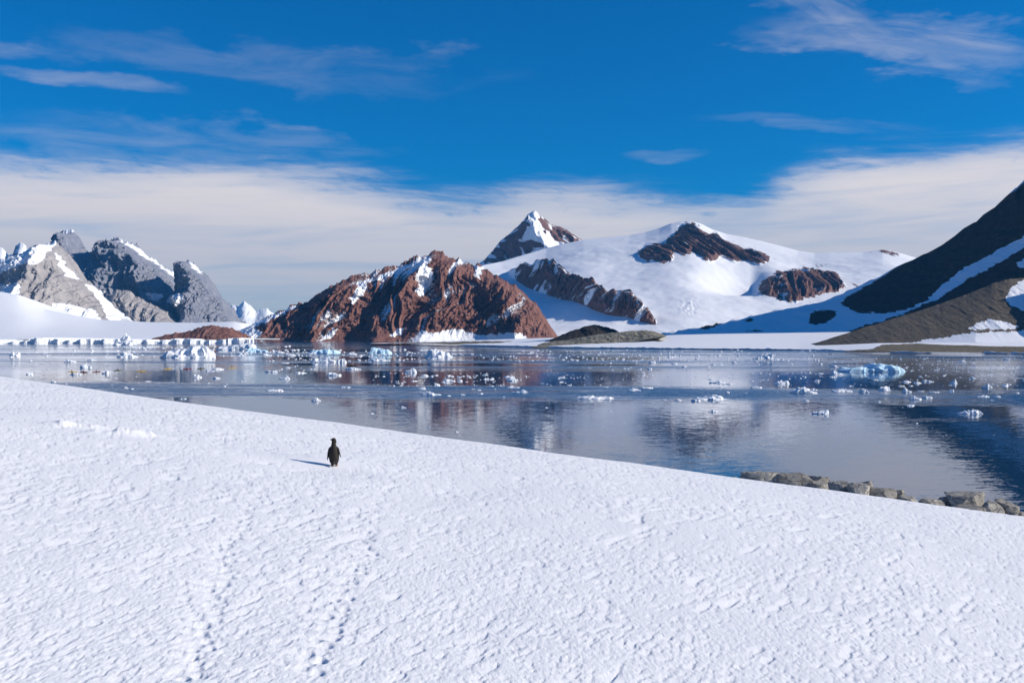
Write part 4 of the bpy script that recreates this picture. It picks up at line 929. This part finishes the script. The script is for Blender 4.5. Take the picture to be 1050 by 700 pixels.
# layered stratus bank low in the sky
q1 = nd('ShaderNodeCombineXYZ', inp={0: mt('MULTIPLY', az, 2.2), 1: mt('MULTIPLY', tz, 17.0), 2: 0.3}).outputs[0]
n_big = nd('ShaderNodeTexNoise', inp={'Vector': q1, 'Scale': 1.3, 'Detail': 7, 'Roughness': .58, 'Distortion': .4}).outputs['Fac']
q2 = nd('ShaderNodeCombineXYZ', inp={0: mt('MULTIPLY', az, 7.0), 1: mt('ADD', mt('MULTIPLY', tz, 60.0), mt('MULTIPLY', az, 3.0)), 2: 1.7}).outputs[0]
n_fine = nd('ShaderNodeTexNoise', inp={'Vector': q2, 'Scale': 1.6, 'Detail': 6, 'Roughness': .62, 'Distortion': .6}).outputs['Fac']
topf = nd('ShaderNodeFloatCurve')   # bank top height across azimuth
cv = topf.mapping.curves[0]
for a_, t_ in ((-.48, .170), (-.30, .182), (-.17, .176), (-.05, .158), (.04, .168), (.12, .160), (.21, .148), (.30, .178), (.48, .186)):
    cv.points.new((a_ + .6) / 1.2, t_ / .3)
cv.points[0].location = (0, .165 / .3); cv.points[-1].location = (1, .18 / .3)
for pnt in list(cv.points): pnt.handle_type = 'AUTO'
topf.mapping.update(); L_.new(mt('DIVIDE', mt('ADD', az, .6), 1.2, True), topf.inputs[1])
top_t = mt('MULTIPLY', topf.outputs[0], .3)
edge_t = mt('ADD', mt('SUBTRACT', top_t, tz), mt('MULTIPLY', mt('SUBTRACT', n_big, .5), .075))
bank = mt('MULTIPLY', sm(edge_t, -.022, .055), sm(mt('ADD', mt('MULTIPLY', n_fine, .5), mt('MULTIPLY', edge_t, 9.0)), .18, .55))
q3 = nd('ShaderNodeCombineXYZ', inp={0: mt('MULTIPLY', az, 3.2), 1: mt('ADD', mt('MULTIPLY', tz, 38.0), mt('MULTIPLY', az, -1.2)), 2: 5.1}).outputs[0]
n_lay = nd('ShaderNodeTexNoise', inp={'Vector': q3, 'Scale': 1.5, 'Detail': 8, 'Roughness': .6, 'Distortion': .5}).outputs['Fac']
bank = mt('MULTIPLY', bank, sm(n_lay, .18, .62, .62, 1.0), True)
low = sm(tz, -.01, .07, .76, 1.0)
q4 = nd('ShaderNodeCombineXYZ', inp={0: mt('MULTIPLY', az, 26.0), 1: mt('ADD', mt('MULTIPLY', tz, 95.0), mt('MULTIPLY', az, 8.0)), 2: 8.8}).outputs[0]
n_puff = nd('ShaderNodeTexNoise', inp={'Vector': q4, 'Scale': 1.3, 'Detail': 6, 'Roughness': .6, 'Distortion': .3}).outputs['Fac']
bank = mt('MULTIPLY', bank, sm(mt('ADD', n_puff, mt('MULTIPLY', edge_t, 9.0)), .38, .75, .35, 1.0))
bank = mt('MULTIPLY', bank, low)
# cirrus: thin wisps
def wisp(a0, t0, rot, la, lt, amt, seed, thr=.42):
    ca, sa = math.cos(rot), math.sin(rot)
    u_ = mt('ADD', mt('MULTIPLY', mt('SUBTRACT', az, a0), ca), mt('MULTIPLY', mt('SUBTRACT', tz, t0), sa))
    v_ = mt('SUBTRACT', mt('MULTIPLY', mt('SUBTRACT', tz, t0), ca), mt('MULTIPLY', mt('SUBTRACT', az, a0), sa))
    q_ = nd('ShaderNodeCombineXYZ', inp={0: mt('MULTIPLY', u_, 8.0), 1: mt('MULTIPLY', v_, 48.0), 2: seed}).outputs[0]
    nn = nd('ShaderNodeTexNoise', inp={'Vector': q_, 'Scale': 1.0, 'Detail': 8, 'Roughness': .58, 'Distortion': .9}).outputs['Fac']
    qd = nd('ShaderNodeCombineXYZ', inp={0: mt('MULTIPLY', az, 11.0), 1: mt('MULTIPLY', tz, 30.0), 2: seed + 3.0}).outputs[0]
    dn = mt('SUBTRACT', nd('ShaderNodeTexNoise', inp={'Vector': qd, 'Scale': 1.0, 'Detail': 4, 'Roughness': .6}).outputs['Fac'], .5)
    v_ = mt('ADD', v_, mt('MULTIPLY', dn, lt * 3.2)); u_ = mt('ADD', u_, mt('MULTIPLY', dn, la * 1.1))
    r2 = mt('ADD', mt('POWER', mt('ABSOLUTE', mt('DIVIDE', u_, la)), 2.0), mt('POWER', mt('ABSOLUTE', mt('DIVIDE', v_, lt)), 2.0))
    return mt('MULTIPLY', mt('MULTIPLY', sm(r2, 0.0, 1.0, 1.0, 0.0), sm(nn, thr - .2, thr + .4)), amt * .58)
wl = [wisp(.385, .272, -.22, .16, .030, .62, 2.1, .42), wisp(.30, .315, -.62, .07, .026, .45, 8.1, .40), wisp(-.40, .238, -.03, .10, .010, .5, 3.3), wisp(-.22, .268, -.02, .26, .026, .22, 4.4), wisp(.15, .180, .02, .05, .007, .4, 5.5), wisp(.30, .205, -.09, .13, .010, .28, 6.6), wisp(-.30, .190, 0, .22, .022, .35, 7.7), wisp(-.48, .258, -.02, .05, .008, .45, 9.7)]
tot = bank
for x_ in wl: tot = mt('SUBTRACT', 1.0, mt('MULTIPLY', mt('SUBTRACT', 1.0, tot), mt('SUBTRACT', 1.0, x_)))
warm = nd('ShaderNodeMix', data_type='RGBA'); L_.new(sm(tz, .02, .17), warm.inputs[0]); warm.inputs[6].default_value = (4.9, 4.9, 5.3, 1); warm.inputs[7].default_value = (7.1, 6.6, 6.5, 1)
fin = nd('ShaderNodeMix', data_type='RGBA'); L_.new(tot, fin.inputs[0]); L_.new(tint.outputs[2], fin.inputs[6]); L_.new(warm.outputs[2], fin.inputs[7])
L_.new(fin.outputs[2], bg.inputs[0]); bg.inputs[1].default_value = .10

sl = bpy.data.lights.new('sun', 'SUN'); sl.energy = 4.6; sl.angle = math.radians(.5); sl.color = (1.0, .90, .77)
so = bpy.data.objects.new('sun', sl); C.objects.link(so)
sdir = Vector((math.cos(SUN_EL) * math.cos(SUN_A), -math.cos(SUN_EL) * math.sin(SUN_A), math.sin(SUN_EL)))
so.rotation_euler = sdir.to_track_quat('Z', 'Y').to_euler(); so.location = sdir * 100 + Vector((0, 0, 30))

cam = bpy.data.cameras.new('camera'); co = bpy.data.objects.new('camera', cam); C.objects.link(co)
cam.lens = 35; cam.sensor_width = 36; cam.shift_y = -(350 - HZ) / 1050.0
co.location = (0, 0, H); co.rotation_euler = (math.radians(90), 0, 0); cam.clip_start = .1; cam.clip_end = 90000
S = bpy.context.scene; S.camera = co
S.view_settings.view_transform = 'Standard'; S.view_settings.look = 'None'; S.view_settings.exposure = 0.25; S.view_settings.gamma = 1
S.render.resolution_x, S.render.resolution_y = 1024, 682
S.cycles.max_bounces = 6
